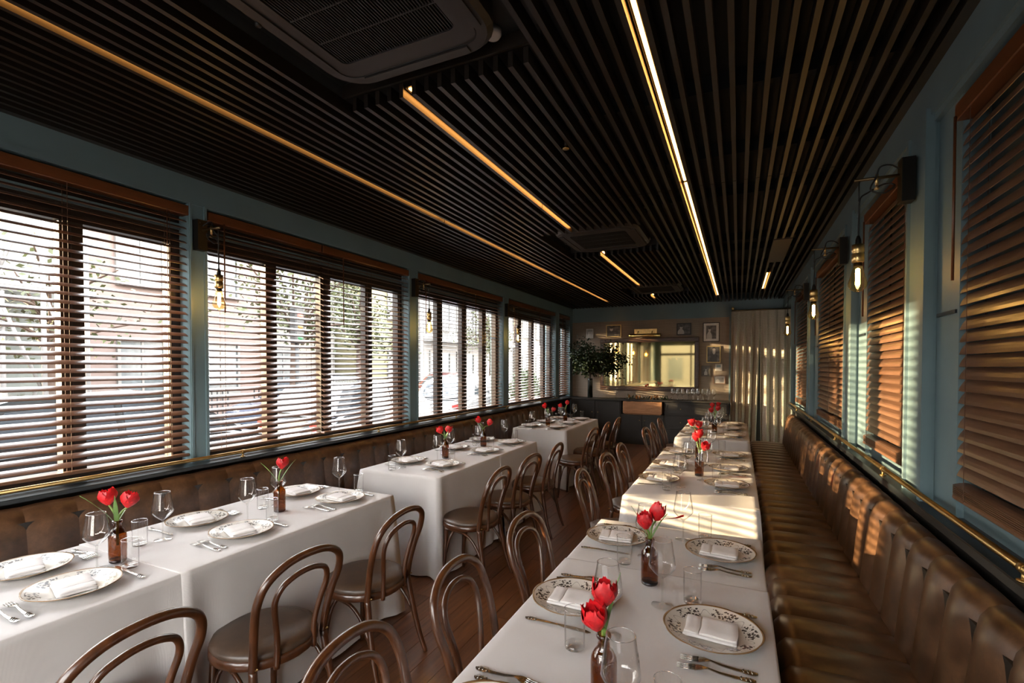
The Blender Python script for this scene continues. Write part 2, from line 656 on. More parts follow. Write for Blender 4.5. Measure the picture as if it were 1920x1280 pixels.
# --- left wall
wl = struct('wall_left', MB().box(-3.55, XL, YF, YB, 2.63, 2.95), M['blue'])
MB().box(-3.55, XL + 0.004, YF, YB, 2.625, 2.66).build('beam_moulding', M['blue'], wl)
MB().box(-3.55, -3.36, YF, YB, 0.0, 0.90).build('lower_wall', M['black_paint'], wl)
MB().box(-3.55, XL, YF, -0.30, 0.90, 2.63).build('end_wall', M['blue'], wl)
MB().bev(-3.50, -3.17, YF, YB, 0.885, 0.91, 0.004).build('sill_board', M['blue_dark'], wl)
POSTS_L = [(2.06, 2.18), (4.44, 4.60), (6.82, 7.00), (9.20, 9.40)]
for a, b in POSTS_L:
    p = MB().box(-3.52, XL, a, b, 0.91, 2.63).build('post', M['blue'], wl)
    q = MB()
    q.box(XL, XL + 0.012, b - 0.022, b - 0.004, 0.91, 2.63)
    q.box(XL, XL + 0.008, a + 0.004, a + 0.018, 0.91, 2.63)
    q.build('moulding', M['blue'], p)
MB().box(-3.52, XL, 10.12, YB, 0.91, 2.63).build('post', M['blue'], wl)

WIN_L = [(-0.30, 2.06), (2.18, 4.44), (4.60, 6.82), (7.00, 9.20), (9.40, 10.12)]
MULL = [[(0.42, 0.53), (1.42, 1.53)], [(2.72, 2.82), (3.28, 3.40), (3.86, 3.96)], [(5.15, 5.27), (5.75, 5.88), (6.33, 6.45)],
        [(7.63, 7.75), (8.20, 8.32), (8.79, 8.90)], [(9.70, 9.80)]]
for i, ((a, b), ml) in enumerate(zip(WIN_L, MULL)):
    w = struct('window_%d' % (i + 1))
    f = MB()
    f.box(-3.47, -3.40, a, b, 2.36, 2.63)
    f.box(-3.47, -3.40, a, b, 0.91, 0.965)
    f.box(-3.47, -3.40, a, a + (0.05 if i else 0.07), 0.965, 2.36)
    f.box(-3.47, -3.40, b - 0.07, b, 0.965, 2.36)
    f.build('frame', M['frame'], w)
    r = MB()
    r.box(-3.40, -3.385, a, b, 2.46, 2.50)
    r.box(-3.40, -3.385, a, b, 2.55, 2.60)
    r.build('head_rail', M['blue'], w)
    for c, d in ml:
        m_ = MB().box(-3.465, -3.405, c, d, 0.965, 2.36).build('mullion', M['frame'], w)
        g = MB().box(-3.405, -3.398, (c + d) / 2 - 0.004, (c + d) / 2 + 0.004, 0.97, 2.35).build('joint_strip', M['black_paint'], m_)
    ed = [a + 0.05] + [q for cd in ml for q in cd] + [b - 0.07]
    for c, d in zip(ed[0::2], ed[1::2]):
        MB().add([(-3.435, c, 0.965), (-3.435, d, 0.965), (-3.435, d, 2.36), (-3.435, c, 2.36)], [(0, 1, 2, 3)]).build('pane', M['pane'], w)

# --- right wall: boarded window bays behind the blinds
wr = struct('wall_right', MB().box(XR, 1.0, YF, YB, 2.63, 2.95), M['blue'])
q = MB()
q.box(XR + 0.012, 1.0, YF, 8.75, 2.60, 2.64)
q.build('beam_soffit', M['blue'], wr)
MB().box(XR + 0.03, 1.0, YF, 8.75, 0.0, 0.90).build('lower_wall', M['black_paint'], wr)
MB().bev(0.695, 0.98, YF, 8.75, 0.925, 0.96, 0.004).build('sill_board', M['blue_dark'], wr)
MB().box(0.86, 0.90, YF, 8.75, 0.95, 2.63).build('back_panel', M['blue'], wr)
MB().box(0.93, 1.0, 8.75, YB, 0.0, 2.63).build('end_panel', M['blue'], wr)
POSTS_R = [(0.42, 0.70), (2.70, 2.98), (4.22, 4.52), (6.42, 6.74), (8.60, 8.75)]
for a, b in POSTS_R:
    p = MB().box(XR, 0.90, a, b, 0.96, 2.63).build('post', M['blue'], wr)
    q = MB()
    q.box(XR - 0.012, XR, b - 0.035, b - 0.012, 0.96, 2.63)
    q.box(XR - 0.016, XR + 0.02, a - 0.012, a + 0.03, 0.96, 2.66)
    q.build('moulding', M['blue'], p)
BAY_R = [(0.70, 2.70), (2.98, 4.22), (4.52, 6.42), (6.74, 8.60)]
for a, b in BAY_R:
    MB().box(0.775, 0.86, b - 0.24, b, 0.96, 2.63).build('side_panel', M['blue'], wr)
    g = MB()
    g.box(0.768, 0.775, b - 0.22, b - 0.02, 1.76, 1.775)
    g.build('panel_joint', M['blue_dark'], wr)
    for fx in (0.33, 0.66):
        y = a + (b - a) * fx
        MB().box(0.85, 0.86, y - 0.015, y + 0.015, 0.96, 2.6).build('dark_joint', M['blue_dark'], wr)
    MB().box(0.80, 0.86, a, b, 0.96, 1.02).build('lower_rail', M['blue'], wr)

# --- back wall
wb = struct('wall_back', MB().box(-3.55, 1.1, YB, YB + 0.1, 0.0, 2.95), M['blue'])
MB().box(XL, -0.17, YB - 0.012, YB, 0.88, 2.50).build('wallpaper', M['wallpaper'], wb)
MB().box(-0.17, -0.145, YB - 0.03, YB, 0.0, 2.80).build('corner_trim', M['blue'], wb)
q = MB().box(XL, 0.9, YB - 0.02, YB, 2.50, 2.52).build('picture_rail', M['blue'], wb)

# --- front wall behind the camera: big opening with a transom
wf = struct('wall_front', MB().box(-3.55, 1.0, YF - 0.12, YF, 2.45, 2.95), M['blue'])
q = MB()
q.box(-3.55, -3.1, YF - 0.12, YF, 0, 2.45)
q.box(0.15, 1.0, YF - 0.12, YF, 0, 2.45)
q.box(-3.1, 0.15, YF - 0.12, YF, 0, 0.35)
q.build('lower_wall', M['blue'], wf)
w6 = struct('window_6')
q = MB()
q.box(-3.1, 0.15, YF - 0.09, YF - 0.03, 2.02, 2.12)
q.box(-3.1, 0.15, YF - 0.09, YF - 0.03, 0.35, 0.43)
for x in (-3.1, -1.86, -0.85, 0.09):
    q.box(x, x + 0.06, YF - 0.09, YF - 0.03, 0.43, 2.45)
q.build('frame', M['frame'], w6)
MB().add([(-3.1, YF - 0.06, 0.4), (0.15, YF - 0.06, 0.4), (0.15, YF - 0.06, 2.45), (-3.1, YF - 0.06, 2.45)], [(0, 1, 2, 3)]).build('pane', M['pane'], w6)

# ------------------------------------------------------------------ ceiling fittings
def led(x, y0, y1, label):
    t = thing('led_strip', label, 'light', (x, y0, 2.842), 0, 'warm strip lights between the ceiling slats')
    L = y1 - y0
    q = MB()
    q.box(-0.017, 0.017, 0, L, 0.006, 0.016)
    q.box(-0.019, -0.016, 0, L, 0.0, 0.016)
    q.box(0.016, 0.019, 0, L, 0.0, 0.016)
    q.build('channel', M['black_metal'], t)
    MB().box(-0.008, 0.008, 0.01, L - 0.01, 0.001, 0.006).build('light_tape', M['led'], t)


led(-0.351, -1.3, 3.64, 'long amber strip light right of centre, near half of ceiling')
led(-0.351, 3.67, 9.62, 'long amber strip light right of centre, ending near back wall')
led(-2.311, -1.3, 3.64, 'amber strip light above left tables, nearest the camera')
led(-2.311, 3.67, 6.65, 'amber strip light above left tables, middle stretch')
led(-2.311, 6.68, 9.62, 'amber strip light above left tables, farthest stretch')
led(-1.401, 1.89, 4.41, 'amber strip light between near and middle air conditioners')
led(-1.401, 5.47, 7.91, 'amber strip light between middle and far air conditioners')
led(-1.401, 8.97, 9.5, 'short amber strip light past the far air conditioner')
led(0.349, 7.65, 9.15, 'short double strip light near back right curtain')


def rrect(w, h, r, n=6):
    out = []
    for cx, cy, a0 in ((w - r, h - r, 0), (-w + r, h - r, 90), (-w + r, -h + r, 180), (w - r, -h + r, 270)):
        for k in range(n + 1):
            a = math.radians(a0 + 90 * k / n)
            out.append((cx + r * math.cos(a), cy + r * math.sin(a)))
    return out


def ac_unit(y, label):
    t = thing('air_conditioner', label, 'air conditioner', (-1.255, y, 2.80), 0, 'ceiling cassette air conditioners')
    q = MB()
    q.box(-0.53, 0.53, -0.53, 0.53, 0.125, 0.148)
    q.build('cover_plate', M['ac_black'], t)
    for d in range(2):
        s_ = -1 if d == 0 else 1
        MB().box(-0.52, 0.52, s_ * 0.525 - 0.006, s_ * 0.525 + 0.006, 0.063, 0.125).build('edge_trim', M['slat'], t)
    # outer rounded panel as a ring with a sloping lip
    o1, o2, o3, i1, i2 = rrect(0.405, 0.455, 0.16), rrect(0.385, 0.435, 0.15), rrect(0.30, 0.33, 0.05), rrect(0.275, 0.28, 0.03), rrect(0.275, 0.28, 0.03)
    rows = [[(x, y_, 0.125) for x, y_ in o1], [(x, y_, 0.05) for x, y_ in o1], [(x, y_, 0.03) for x, y_ in o2], [(x, y_, 0.028) for x, y_ in o3], [(x, y_, 0.028) for x, y_ in i1], [(x, y_, 0.07) for x, y_ in i2]]
    MB().grid(rows, smooth=False, close_u=True).build('panel', M['ac'], t)
    MB().box(-0.275, 0.275, -0.28, 0.28, 0.065, 0.075).build('filter_back', M['ac_black'], t)
    # joint line round the inner panel
    MB().tube([(x, y_, 0.0285) for x, y_ in rrect(0.335, 0.375, 0.07)], 0.0025, 4, closed=True).build('seam_line', M['ac_black'], t)
    fin = MB().box(-0.0025, 0.0025, -0.278, 0.278, 0.032, 0.06).data('grille_fin', M['ac_black'])
    for k in range(44):
        put('grille_fin', fin, t, (-0.267 + k * 0.0124, 0, 0))
    for yy in (-0.14, 0.0, 0.14):
        MB().box(-0.275, 0.275, yy - 0.003, yy + 0.003, 0.0325, 0.05).build('grille_bar', M['ac'], t)
    for s_ in (-1, 1):
        MB().box(s_ * 0.35 - 0.02, s_ * 0.35 + 0.02, -0.30, 0.30, 0.0225, 0.03).build('louvre', M['ac'], t)
        MB().box(-0.26, 0.26, s_ * 0.40 - 0.018, s_ * 0.40 + 0.018, 0.0225, 0.03).build('louvre', M['ac'], t)
    MB().lathe([(0.012, 0.02), (0.012, 0.03)], 10, (-0.385, -0.05, 0.0), cap0=True).build('indicator', M['black_metal'], t)
    return t


ac_unit(1.34, 'dark cassette air conditioner nearest the camera, cut by top of frame')
ac_unit(4.94, 'dark cassette air conditioner halfway down the slatted ceiling')
ac_unit(8.44, 'dark cassette air conditioner nearest the back wall')
t = tag(MB().lathe([(0.0, 0.0), (0.028, 0.0), (0.036, 0.012), (0.036, 0.03)], 20, (-0.925, 1.815, 2.895), cap1=True).build('smoke_detector', M['white_plastic']), 'small round white detector beside the nearest air conditioner', 'detector')
t = tag(MB().lathe([(0.0, 0.0), (0.03, 0.0), (0.036, 0.012), (0.036, 0.03)], 20, (-0.90, 5.38, 2.895), cap1=True).build('smoke_detector', M['white_plastic']), 'small round white detector beside the middle air conditioner', 'detector')
q = MB().bev(0.30, 0.47, 5.5, 6.66, 2.795, 2.815, 0.003)
tag(q.build('access_panel', M['panel_brown']), 'long brown access panel set among the ceiling slats, right side', 'panel')
sp = thing('sprinkler', 'small copper ceiling sprinkler in a gap of the slats', 'sprinkler', (-0.915, 2.72, 2.80))
MB().tube([(0, 0, 0.02), (0, 0, 0.15)], 0.01, 8).build('pipe', M['black_metal'], sp)
MB().lathe([(0.0, 0.0), (0.02, 0.002), (0.02, 0.006), (0.006, 0.01), (0.006, 0.02)], 12).build('head', M['brass'], sp)

# ------------------------------------------------------------------ venetian blinds
def slat_data(L, tilt, side):
    """slat of length L along y, tilted inner edge down; side=+1 room lies to +x"""
    w, th = 0.05, 0.003
    pts = []
    for k in range(5):
        u = -0.5 + k / 4
        pts.append((u * w, 0.0035 * (1 - 4 * u * u)))
    ring = pts + [(x, z - th) for x, z in pts[::-1]]
    c, s_ = math.cos(tilt), math.sin(tilt)
    poly = [(side * (x * c + z * s_), -x * s_ + z * c) for x, z in ring]
    mb = MB()
    n = len(poly)
    vv = [(x, 0, z) for x, z in poly] + [(x, L, z) for x, z in poly]
    ff = [tuple(range(n)), tuple(range(2 * n - 1, n - 1, -1))]
    ff += [(i, (i + 1) % n, n + (i + 1) % n, n + i) for i in range(n)]
    mb.add(vv, ff)
    return mb.data('slat', M['blind'])


def blind(x, y0, y1, ztop, zbot, tilt, side, label, group, stack=0, wand=None, tilt_top=None, pitch=0.047, wlen=0.62):
    t = thing('venetian_blind', label, 'blind', (x, y0, zbot), 0, group)
    L = y1 - y0
    H = ztop - zbot
    q = MB().bev(-0.035, 0.035, 0.0, L, H - 0.005, H + 0.06, 0.004)
    q.build('valance', M['valance'], t)
    me = slat_data(L - 0.02, math.radians(tilt), side)
    n = int((H - 0.03 - stack * 0.006) / pitch)
    z = H - 0.035
    for k in range(n):
        put('slat', me, t, (0, 0.01, z - k * pitch))
    zlast = z - (n - 1) * pitch
    if stack:
        me0 = slat_data(L - 0.02, math.radians(12), side)
        for k in range(stack):
            put('slat', me0, t, (0, 0.01, 0.018 + k * 0.0065))
    MB().bev(-0.025, 0.025, 0.008, L - 0.008, -0.009, 0.009, 0.004).build('bottom_rail', M['blind'], t)
    nc = max(2, int(round(L / 0.5)))
    for k in range(nc):
        y = 0.12 + (L - 0.24) * k / (nc - 1)
        c = MB()
        c.box(side * 0.026, side * 0.0275, y - 0.001, y + 0.001, 0, H)
        c.box(-side * 0.0275, -side * 0.026, y - 0.001, y + 0.001, 0, H)
        c.build('ladder_cord', M['cord'], t)
    if wand is not None:
        MB().tube([(side * 0.045, wand, H), (side * 0.045, wand, H - wlen)], 0.005 if wlen < 1 else 0.0025, 6).build('wand', M['valance'], t)
    return t


GL, GR = 'wooden blinds along the street windows', 'wooden blinds on the right wall'
XB = -3.335
blind(XB, -0.28, 2.065, 2.55, 0.965, 27, 1, 'brown wooden blind of first street window, left edge of photo', GL, wand=2.2, wlen=1.5)
blind(XB, 2.19, 3.20, 2.55, 0.965, 27, 1, 'brown wooden blind, near half of second street window', GL, wand=0.11)
blind(XB, 3.215, 4.47, 2.55, 0.965, 22, 1, 'brown wooden blind, far half of second street window', GL, wand=0.23)
blind(XB, 4.61, 5.74, 2.55, 0.965, 4, 1, 'wooden blind with level open slats, near half of third street window', GL, wand=0.14)
blind(XB, 5.755, 6.81, 2.55, 0.965, 3, 1, 'wooden blind with level open slats, far half of third street window', GL, wand=0.18)
blind(XB, 7.01, 8.12, 2.55, 0.965, 14, 1, 'brown wooden blind, near half of fourth street window', GL, wand=0.22)
blind(XB, 8.135, 9.19, 2.55, 0.965, 10, 1, 'brown wooden blind, far half of fourth street window', GL, wand=0.2)
blind(XB, 9.41, 10.11, 2.55, 0.965, 26, 1, 'narrow wooden blind in the far left corner by the vase', GL, wand=0.2)
XBR = 0.785
blind(XBR, 0.72, 2.46, 2.50, 1.045, 62, -1, 'large wooden blind on right wall nearest the camera', GR, stack=6, wand=1.70)
blind(XBR, 2.99, 3.98, 2.50, 1.045, 66, -1, 'sunlit golden wooden blind behind the first wall lamp', GR, stack=6, wand=0.93)
blind(XBR, 4.53, 6.17, 2.50, 1.045, 64, -1, 'wooden blind on right wall behind the second wall lamp', GR, stack=6, wand=1.6)
blind(XBR, 6.76, 8.34, 2.50, 1.045, 58, -1, 'farthest wooden blind on right wall beside the curtain', GR, stack=6, wand=1.5)

# ------------------------------------------------------------------ banquettes, rails
def channel_back(side, w):
    """one upholstered channel of the back; local: y along bench 0..w, x towards the wall is -side"""
    cont = [(0.0, 0.40), (0.012, 0.50), (0.022, 0.60), (0.034, 0.70), (0.044, 0.78), (0.056, 0.825), (0.078, 0.855), (0.11, 0.868), (0.145, 0.86)]
    nrm = []
    for i in range(len(cont)):
        a, b = cont[max(i - 1, 0)], cont[min(i + 1, len(cont) - 1)]
        d = Vector((b[0] - a[0], b[1] - a[1])).normalized()
        nrm.append((-d.y, d.x))
    rows = []
    for (x, z), (nx_, nz) in zip(cont, nrm):
        row = []
        for k in range(9):
            u = -1 + 2 * k / 8
            f = 1.0 if z < 0.79 else 0.8 if z < 0.84 else 0.6 if x < 0.1 else 0.35 if x < 0.13 else 0.12
            bl = f * ((0.024 if side < 0 else 0.014) * (1 - abs(u) ** 2.1) - (0.007 if side < 0 else 0.003))
            row.append((-side * (x + nx_ * bl), (u + 1) / 2 * w, z + nz * bl))
        rows.append(row)
    return MB().grid(rows).data('back_channel', M['leather'])


def channel_seat(side, w, depth):
    cont = [(0.0, 0.30), (0.0, 0.38), (0.006, 0.42), (0.03, 0.447), (0.08, 0.452), (depth * 0.5, 0.452), (depth * 0.85, 0.446), (depth, 0.44)]
    nrm = []
    for i in range(len(cont)):
        a, b = cont[max(i - 1, 0)], cont[min(i + 1, len(cont) - 1)]
        d = Vector((b[0] - a[0], b[1] - a[1])).normalized()
        nrm.append((-d.y, d.x))
    rows = []
    for (x, z), (nx_, nz) in zip(cont, nrm):
        row = []
        for k in range(7):
            u = -1 + 2 * k / 6
            bl = 0.018 * (1 - abs(u) ** 2.4) - 0.006
            row.append((-side * (x + nx_ * bl), (u + 1) / 2 * w, z + nz * bl))
        rows.append(row)
    return MB().grid(rows).data('seat_channel', M['leather'])


def banquette(side, x_front, x_back, y0, y1, label):
    """side=+1: bench on the left wall facing +x"""
    t = thing('banquette', label, 'bench', (0, y0, 0))
    w = 0.207
    n = int(round((y1 - y0) / w))
    cb, cs = channel_back(side, w), channel_seat(side, w, abs(x_back - x_front))
    for k in range(n):
        put('back_channel', cb, t, (x_back, k * w, 0))
        put('seat_channel', cs, t, (x_front, k * w, 0))
    L = n * w
    a, b = sorted((x_front - side * 0.05, x_back - side * 0.10))
    MB().box(a, b, 0, L, 0.0, 0.34).build('plinth', M['black_paint'], t)
    a, b = sorted((x_back - side * 0.045, x_back - side * 0.17))
    MB().box(a, b, 0, L, 0.34, 0.80).build('back_board', M['black_paint'], t)
    MB().tube([(x_back - side * 0.03, -0.004, 0.45), (x_back - side * 0.05, -0.004, 0.7), (x_back - side * 0.09, -0.004, 0.85)], 0.012, 6).build('piping', M['leather'], t)
    MB().tube([(x_back - side * 0.03, L + 0.004, 0.45), (x_back - side * 0.05, L + 0.004, 0.7), (x_back - side * 0.09, L + 0.004, 0.85)], 0.012, 6).build('piping', M['leather'], t)
    return t


banquette(1, -2.62, -3.06, -0.3, 8.2, 'long brown leather channelled bench below the street windows')
banquette(-1, 0.15, 0.585, 0.0, 8.07, 'long brown leather channelled bench along the right wall')


def rail(x, z, y0, y1, side, label):
    t = thing('brass_rail', label, 'rail', (x, y0, z))
    MB().tube([(0, 0, 0), (0, y1 - y0, 0)], 0.012, 12).build('tube', M['brass'], t)
    k = 0.35
    while k < y1 - y0:
        b = MB()
        b.tube([(0, k, -0.012), (0, k, -0.035)], 0.006, 8)
        b.tube([(0, k - 0.012, 0), (0, k + 0.012, 0)], 0.0145, 12)
        b.lathe([(0.016, -0.036), (0.016, -0.031)], 10, (0, k, 0), cap0=True, cap1=True)
        b.build('bracket', M['brass'], t)
        k += 1.45


rail(-3.19, 0.947, -0.9, 9.0, 1, 'slim brass rail along the left window sill above the bench')
rail(0.715, 0.996, 0.0, 8.6, -1, 'slim brass rail along the right window sill above the bench')

# ------------------------------------------------------------------ wall lamps
def lamp_proto():
    t = thing('wall_lamp', 'x', 'lamp')
    # local: wall plane x=0, arm towards +x; z=0 at arm height
    MB().box(0.0, 0.050, -0.032, 0.032, -0.13, 0.07).build('back_box', M['black_metal'], t)
    q = MB().box(0.050, 0.053, -0.031, 0.031, -0.129, 0.069)
    for z in (-0.11, 0.05):
        q.lathe([(0.0, 0.0)], 3) if False else q.box(0.053, 0.056, -0.02, -0.012, z - 0.004, z + 0.004)
    pl = q.build('face_plate', M['bronze'], t)
    MB().tube([(0.053, 0, 0.0), (0.23, 0, 0.0)], 0.0075, 8).build('arm', M['bronze'], t)
    q = MB()
    q.tube([(0.14, 0, 0.018), (0.14, 0, -0.035)], 0.007, 8)
    q.lathe([(0.006, -0.055), (0.012, -0.05), (0.004, -0.038)], 8, (0.14, 0, 0), cap0=True)
    q.build('thumb_screw', M['sockbrass'], t)
    MB().tube([(0.055, 0, 0.03), (0.09, 0.01, 0.05), (0.13, 0.012, 0.045), (0.145, 0.008, 0.0), (0.17, 0.03, -0.06), (0.12, 0.035, -0.085), (0.075, 0.02, -0.05), (0.11, -0.01, -0.03), (0.17, -0.012, -0.06), (0.205, 0.0, -0.09), (0.208, 0, -0.17), (0.21, 0, -0.27)], 0.0038, 6, smooth_path=5).build('cable', M['cable'], t)
    MB().tube([(0.21, 0, 0.0), (0.21, 0, -0.10)], 0.003, 6).build('drop_cord', M['cable'], t)
    q = MB().lathe([(0.006, -0.265), (0.012, -0.285), (0.013, -0.31)], 12, (0.21, 0, 0), cap0=True)
    q.build('cord_grip', M['black_metal'], t)
    MB().lathe([(0.016, -0.306), (0.026, -0.308), (0.026, -0.342), (0.0235, -0.345), (0.0235, -0.353), (0.026, -0.356), (0.026, -0.39), (0.020, -0.395)], 16, (0.21, 0, 0), cap0=True, cap1=True).build('socket', M['sockbrass'], t)
    b = MB().lathe([(0.018, -0.393), (0.020, -0.42), (0.031, -0.462), (0.040, -0.492), (0.040, -0.505), (0.030, -0.522), (0.014, -0.533), (0.001, -0.536)], 16, (0.21, 0, 0)).build('bulb', M['bulb'], t)
    MB().lathe([(0.001, -0.42), (0.009, -0.425), (0.010, -0.50), (0.001, -0.506)], 8, (0.21, 0, 0)).build('filament', M['filament'], b)
    MB().lathe([(0.0185, -0.392), (0.0185, -0.412)], 12, (0.21, 0, 0)).build('collar', M['black_metal'], b)
    return t


lamp = lamp_proto()
lamp['group'] = 'exposed bulb wall lamps'
lamp['label'] = 'exposed bulb wall lamp on post between first and second street windows'
lamp.location = (XL, 2.12, 2.455)
dup(lamp, (XL, 4.52, 2.455), 0, 'exposed bulb wall lamp on post between second and third street windows')
dup(lamp, (XL, 6.91, 2.455), 0, 'exposed bulb wall lamp on post between third and fourth street windows')
dup(lamp, (XR - 0.012, 2.86, 2.445), PI, 'glowing bulb wall lamp on right wall nearest the camera')
dup(lamp, (XR - 0.012, 4.40, 2.445), PI, 'glowing bulb wall lamp on right wall, middle of three')
dup(lamp, (XR - 0.012, 6.62, 2.445), PI, 'glowing bulb wall lamp on right wall nearest the curtain')

# ------------------------------------------------------------------ tables and cloths
ZT = 0.75


def table(x0, x1, y0, y1, label):
    t = thing('dining_table', label, 'table', ((x0 + x1) / 2, (y0 + y1) / 2, 0), 0, 'tables under the white cloths')
    w, d = (x1 - x0) / 2 - 0.012, (y1 - y0) / 2 - 0.012
    MB().bev(-w, w, -d, d, 0.715, ZT - 0.004, 0.004).build('tabletop', M['chairwood'], t)
    for sx in (-1, 1):
        for sy in (-1, 1):
            a, b = sx * (w - 0.14), sy * (d - 0.14)
            MB().box(a - 0.025, a + 0.025, b - 0.025, b + 0.025, 0, 0.715).build('leg', M['chairwood'], t)


def cloth(x0, x1, y0, y1, z, drops, label, seed=0, open_ends=()):
    """drops: bottom z for the sides in order -y, +x, +y, -x; a side in open_ends lies flat (ends on the table)"""
    rnd = random.Random(seed)
    cx, cy = (x0 + x1) / 2, (y0 + y1) / 2
    hx, hy = (x1 - x0) / 2, (y1 - y0) / 2
    # perimeter samples
    per = []

    def edge(a, b, side, n):
        for k in range(n):
            t = k / n
            per.append((a[0] + (b[0] - a[0]) * t, a[1] + (b[1] - a[1]) * t, side, t))
    nx_ = max(8, int((x1 - x0) / 0.04))
    ny_ = max(12, int((y1 - y0) / 0.04))
    edge((-hx, -hy), (hx, -hy), 0, nx_)
    edge((hx, -hy), (hx, hy), 1, ny_)
    edge((hx, hy), (-hx, hy), 2, nx_)
    edge((-hx, hy), (-hx, -hy), 3, ny_)
    NRM = [(0, -1), (1, 0), (0, 1), (-1, 0)]
    ph = [rnd.uniform(0, 6.28) for _ in range(8)]
    m = len(per)
    rows = []
    levels = [0.0, 0.03, 0.10, 0.22, 0.38, 0.55, 0.75, 1.0]
    ins = 0.012
    top0, top1 = [], []
    for (px, py, sd, t) in per:
        top0.append((cx + px * (1 - 3 * ins / hx), cy + py * (1 - 3 * ins / hy), z))
        top1.append((cx + px * (1 - 0.5 * ins / hx), cy + py * (1 - 0.5 * ins / hy), z - 0.0005))
    rows.append(top0)
    rows.append(top1)
    for lv in levels:
        row = []
        for i, (px, py, sd, t) in enumerate(per):
            nxt = per[(i + 1) % m]
            nrm = Vector((*NRM[sd], 0))
            zb = drops[sd]
            corner = 0.0
            L = (x1 - x0) if sd in (0, 2) else (y1 - y0)
            dist = min(t, 1 - t) * L
            other = (sd - 1) % 4 if t < 0.5 else (sd + 1) % 4
            k = math.exp(-(dist / 0.055) ** 2)
            # blend towards the diagonal at corners
            if not (sd in open_ends) and not (other in open_ends):
                nb = (nrm + Vector((*NRM[other], 0)) * k).normalized() if k > 0.01 else nrm
            else:
                nb = nrm
            H = z - zb
            if k > 0.3 and drops[other] > zb:
                zb2 = zb + (drops[other] - zb) * (k - 0.3) / 1.4
            else:
                zb2 = zb
            s_ = px if sd in (0, 2) else py
            rip = (math.sin(s_ * 9 + ph[sd]) * 0.5 + math.sin(s_ * 21 + ph[sd + 4]) * 0.35) * 0.012
            rip = rip * (lv ** 1.3) * H / 0.7
            fl_ = 0.012 * lv * H / 0.7 + 0.055 * k * (lv ** 0.8) * H / 0.7
            kk = 0.03 * math.exp(-((dist - 0.11) / 0.05) ** 2) * lv * H / 0.7
            off = fl_ + rip * (1 - k) - kk
            if sd in open_ends:
                row.append((cx + px * (1 + 0), cy + py, z - 0.001 - 0.002 * lv))
            else:
                row.append((cx + px + nb.x * off, cy + py + nb.y * off, z - 0.003 - (z - 0.003 - zb2) * lv))
        rows.append(row)
    mb = MB()
    mb.grid(rows, True, True)
    mb.f.append(tuple(range(m)))
    mb.sm.append(False)
    o = mb.build('tablecloth', M['linen'])
    return tag(o, label, 'tablecloth', 'white cloths on the dining tables')


table(-2.68, -1.95, 0.02, 2.45, 'long front table of left row, hidden under two white cloths')
table(-2.68, -1.95, 2.97, 4.84, 'long middle table of left row, hidden under white cloths')
table(-2.68, -1.95, 5.84, 7.34, 'long back table of left row, hidden under white cloth')
table(-0.65, 0.10, 0.30, 2.53, 'long front table of right row, hidden under two white cloths')
table(-0.65, 0.115, 3.05, 5.10, 'long middle table of right row, hidden under white cloth')
table(-0.65, 0.115, 5.80, 7.60, 'long back table of right row, hidden under white cloth')
fl0 = 0.012
cloth(-2.68, -1.95, 0.02, 1.20, ZT, (fl0, fl0, fl0, 0.50), 'white floor-length cloth on front left table, part nearest the camera', 1, open_ends=(2,))
cloth(-2.682, -1.946, 1.17, 2.45, ZT + 0.003, (fl0, fl0, fl0, 0.50), 'white floor-length cloth on front left table, far part past the seam', 2, open_ends=(0,))
cloth(-2.68, -1.95, 2.97, 3.97, ZT, (fl0, fl0, fl0, 0.50), 'white floor-length cloth on middle left table, near part with bright front', 3, open_ends=(2,))
cloth(-2.68, -1.95, 3.95, 4.84, ZT + 0.002, (fl0, fl0, fl0, 0.50), 'white floor-length cloth on middle left table, far part', 4, open_ends=(0,))
cloth(-2.68, -1.95, 5.84, 7.34, ZT, (fl0, fl0, fl0, 0.50), 'white floor-length cloth on back left table', 5)
cloth(-0.652, 0.104, 0.30, 1.945, ZT + 0.003, (fl0, 0.06, fl0, 0.50), 'white cloth on front right table, part nearest the camera', 6, open_ends=(2,))
cloth(-0.65, 0.10, 1.92, 2.53, ZT, (fl0, 0.06, fl0, 0.50), 'white cloth on front right table, narrow far part', 7, open_ends=(0,))
cloth(-0.65, 0.115, 3.05, 5.10, ZT, (fl0, 0.06, fl0, 0.50), 'white cloth on middle right table', 8)
cloth(-0.65, 0.115, 5.80, 7.60, ZT, (fl0, 0.06, fl0, 0.50), 'white cloth on back right table nearest the curtain', 9)

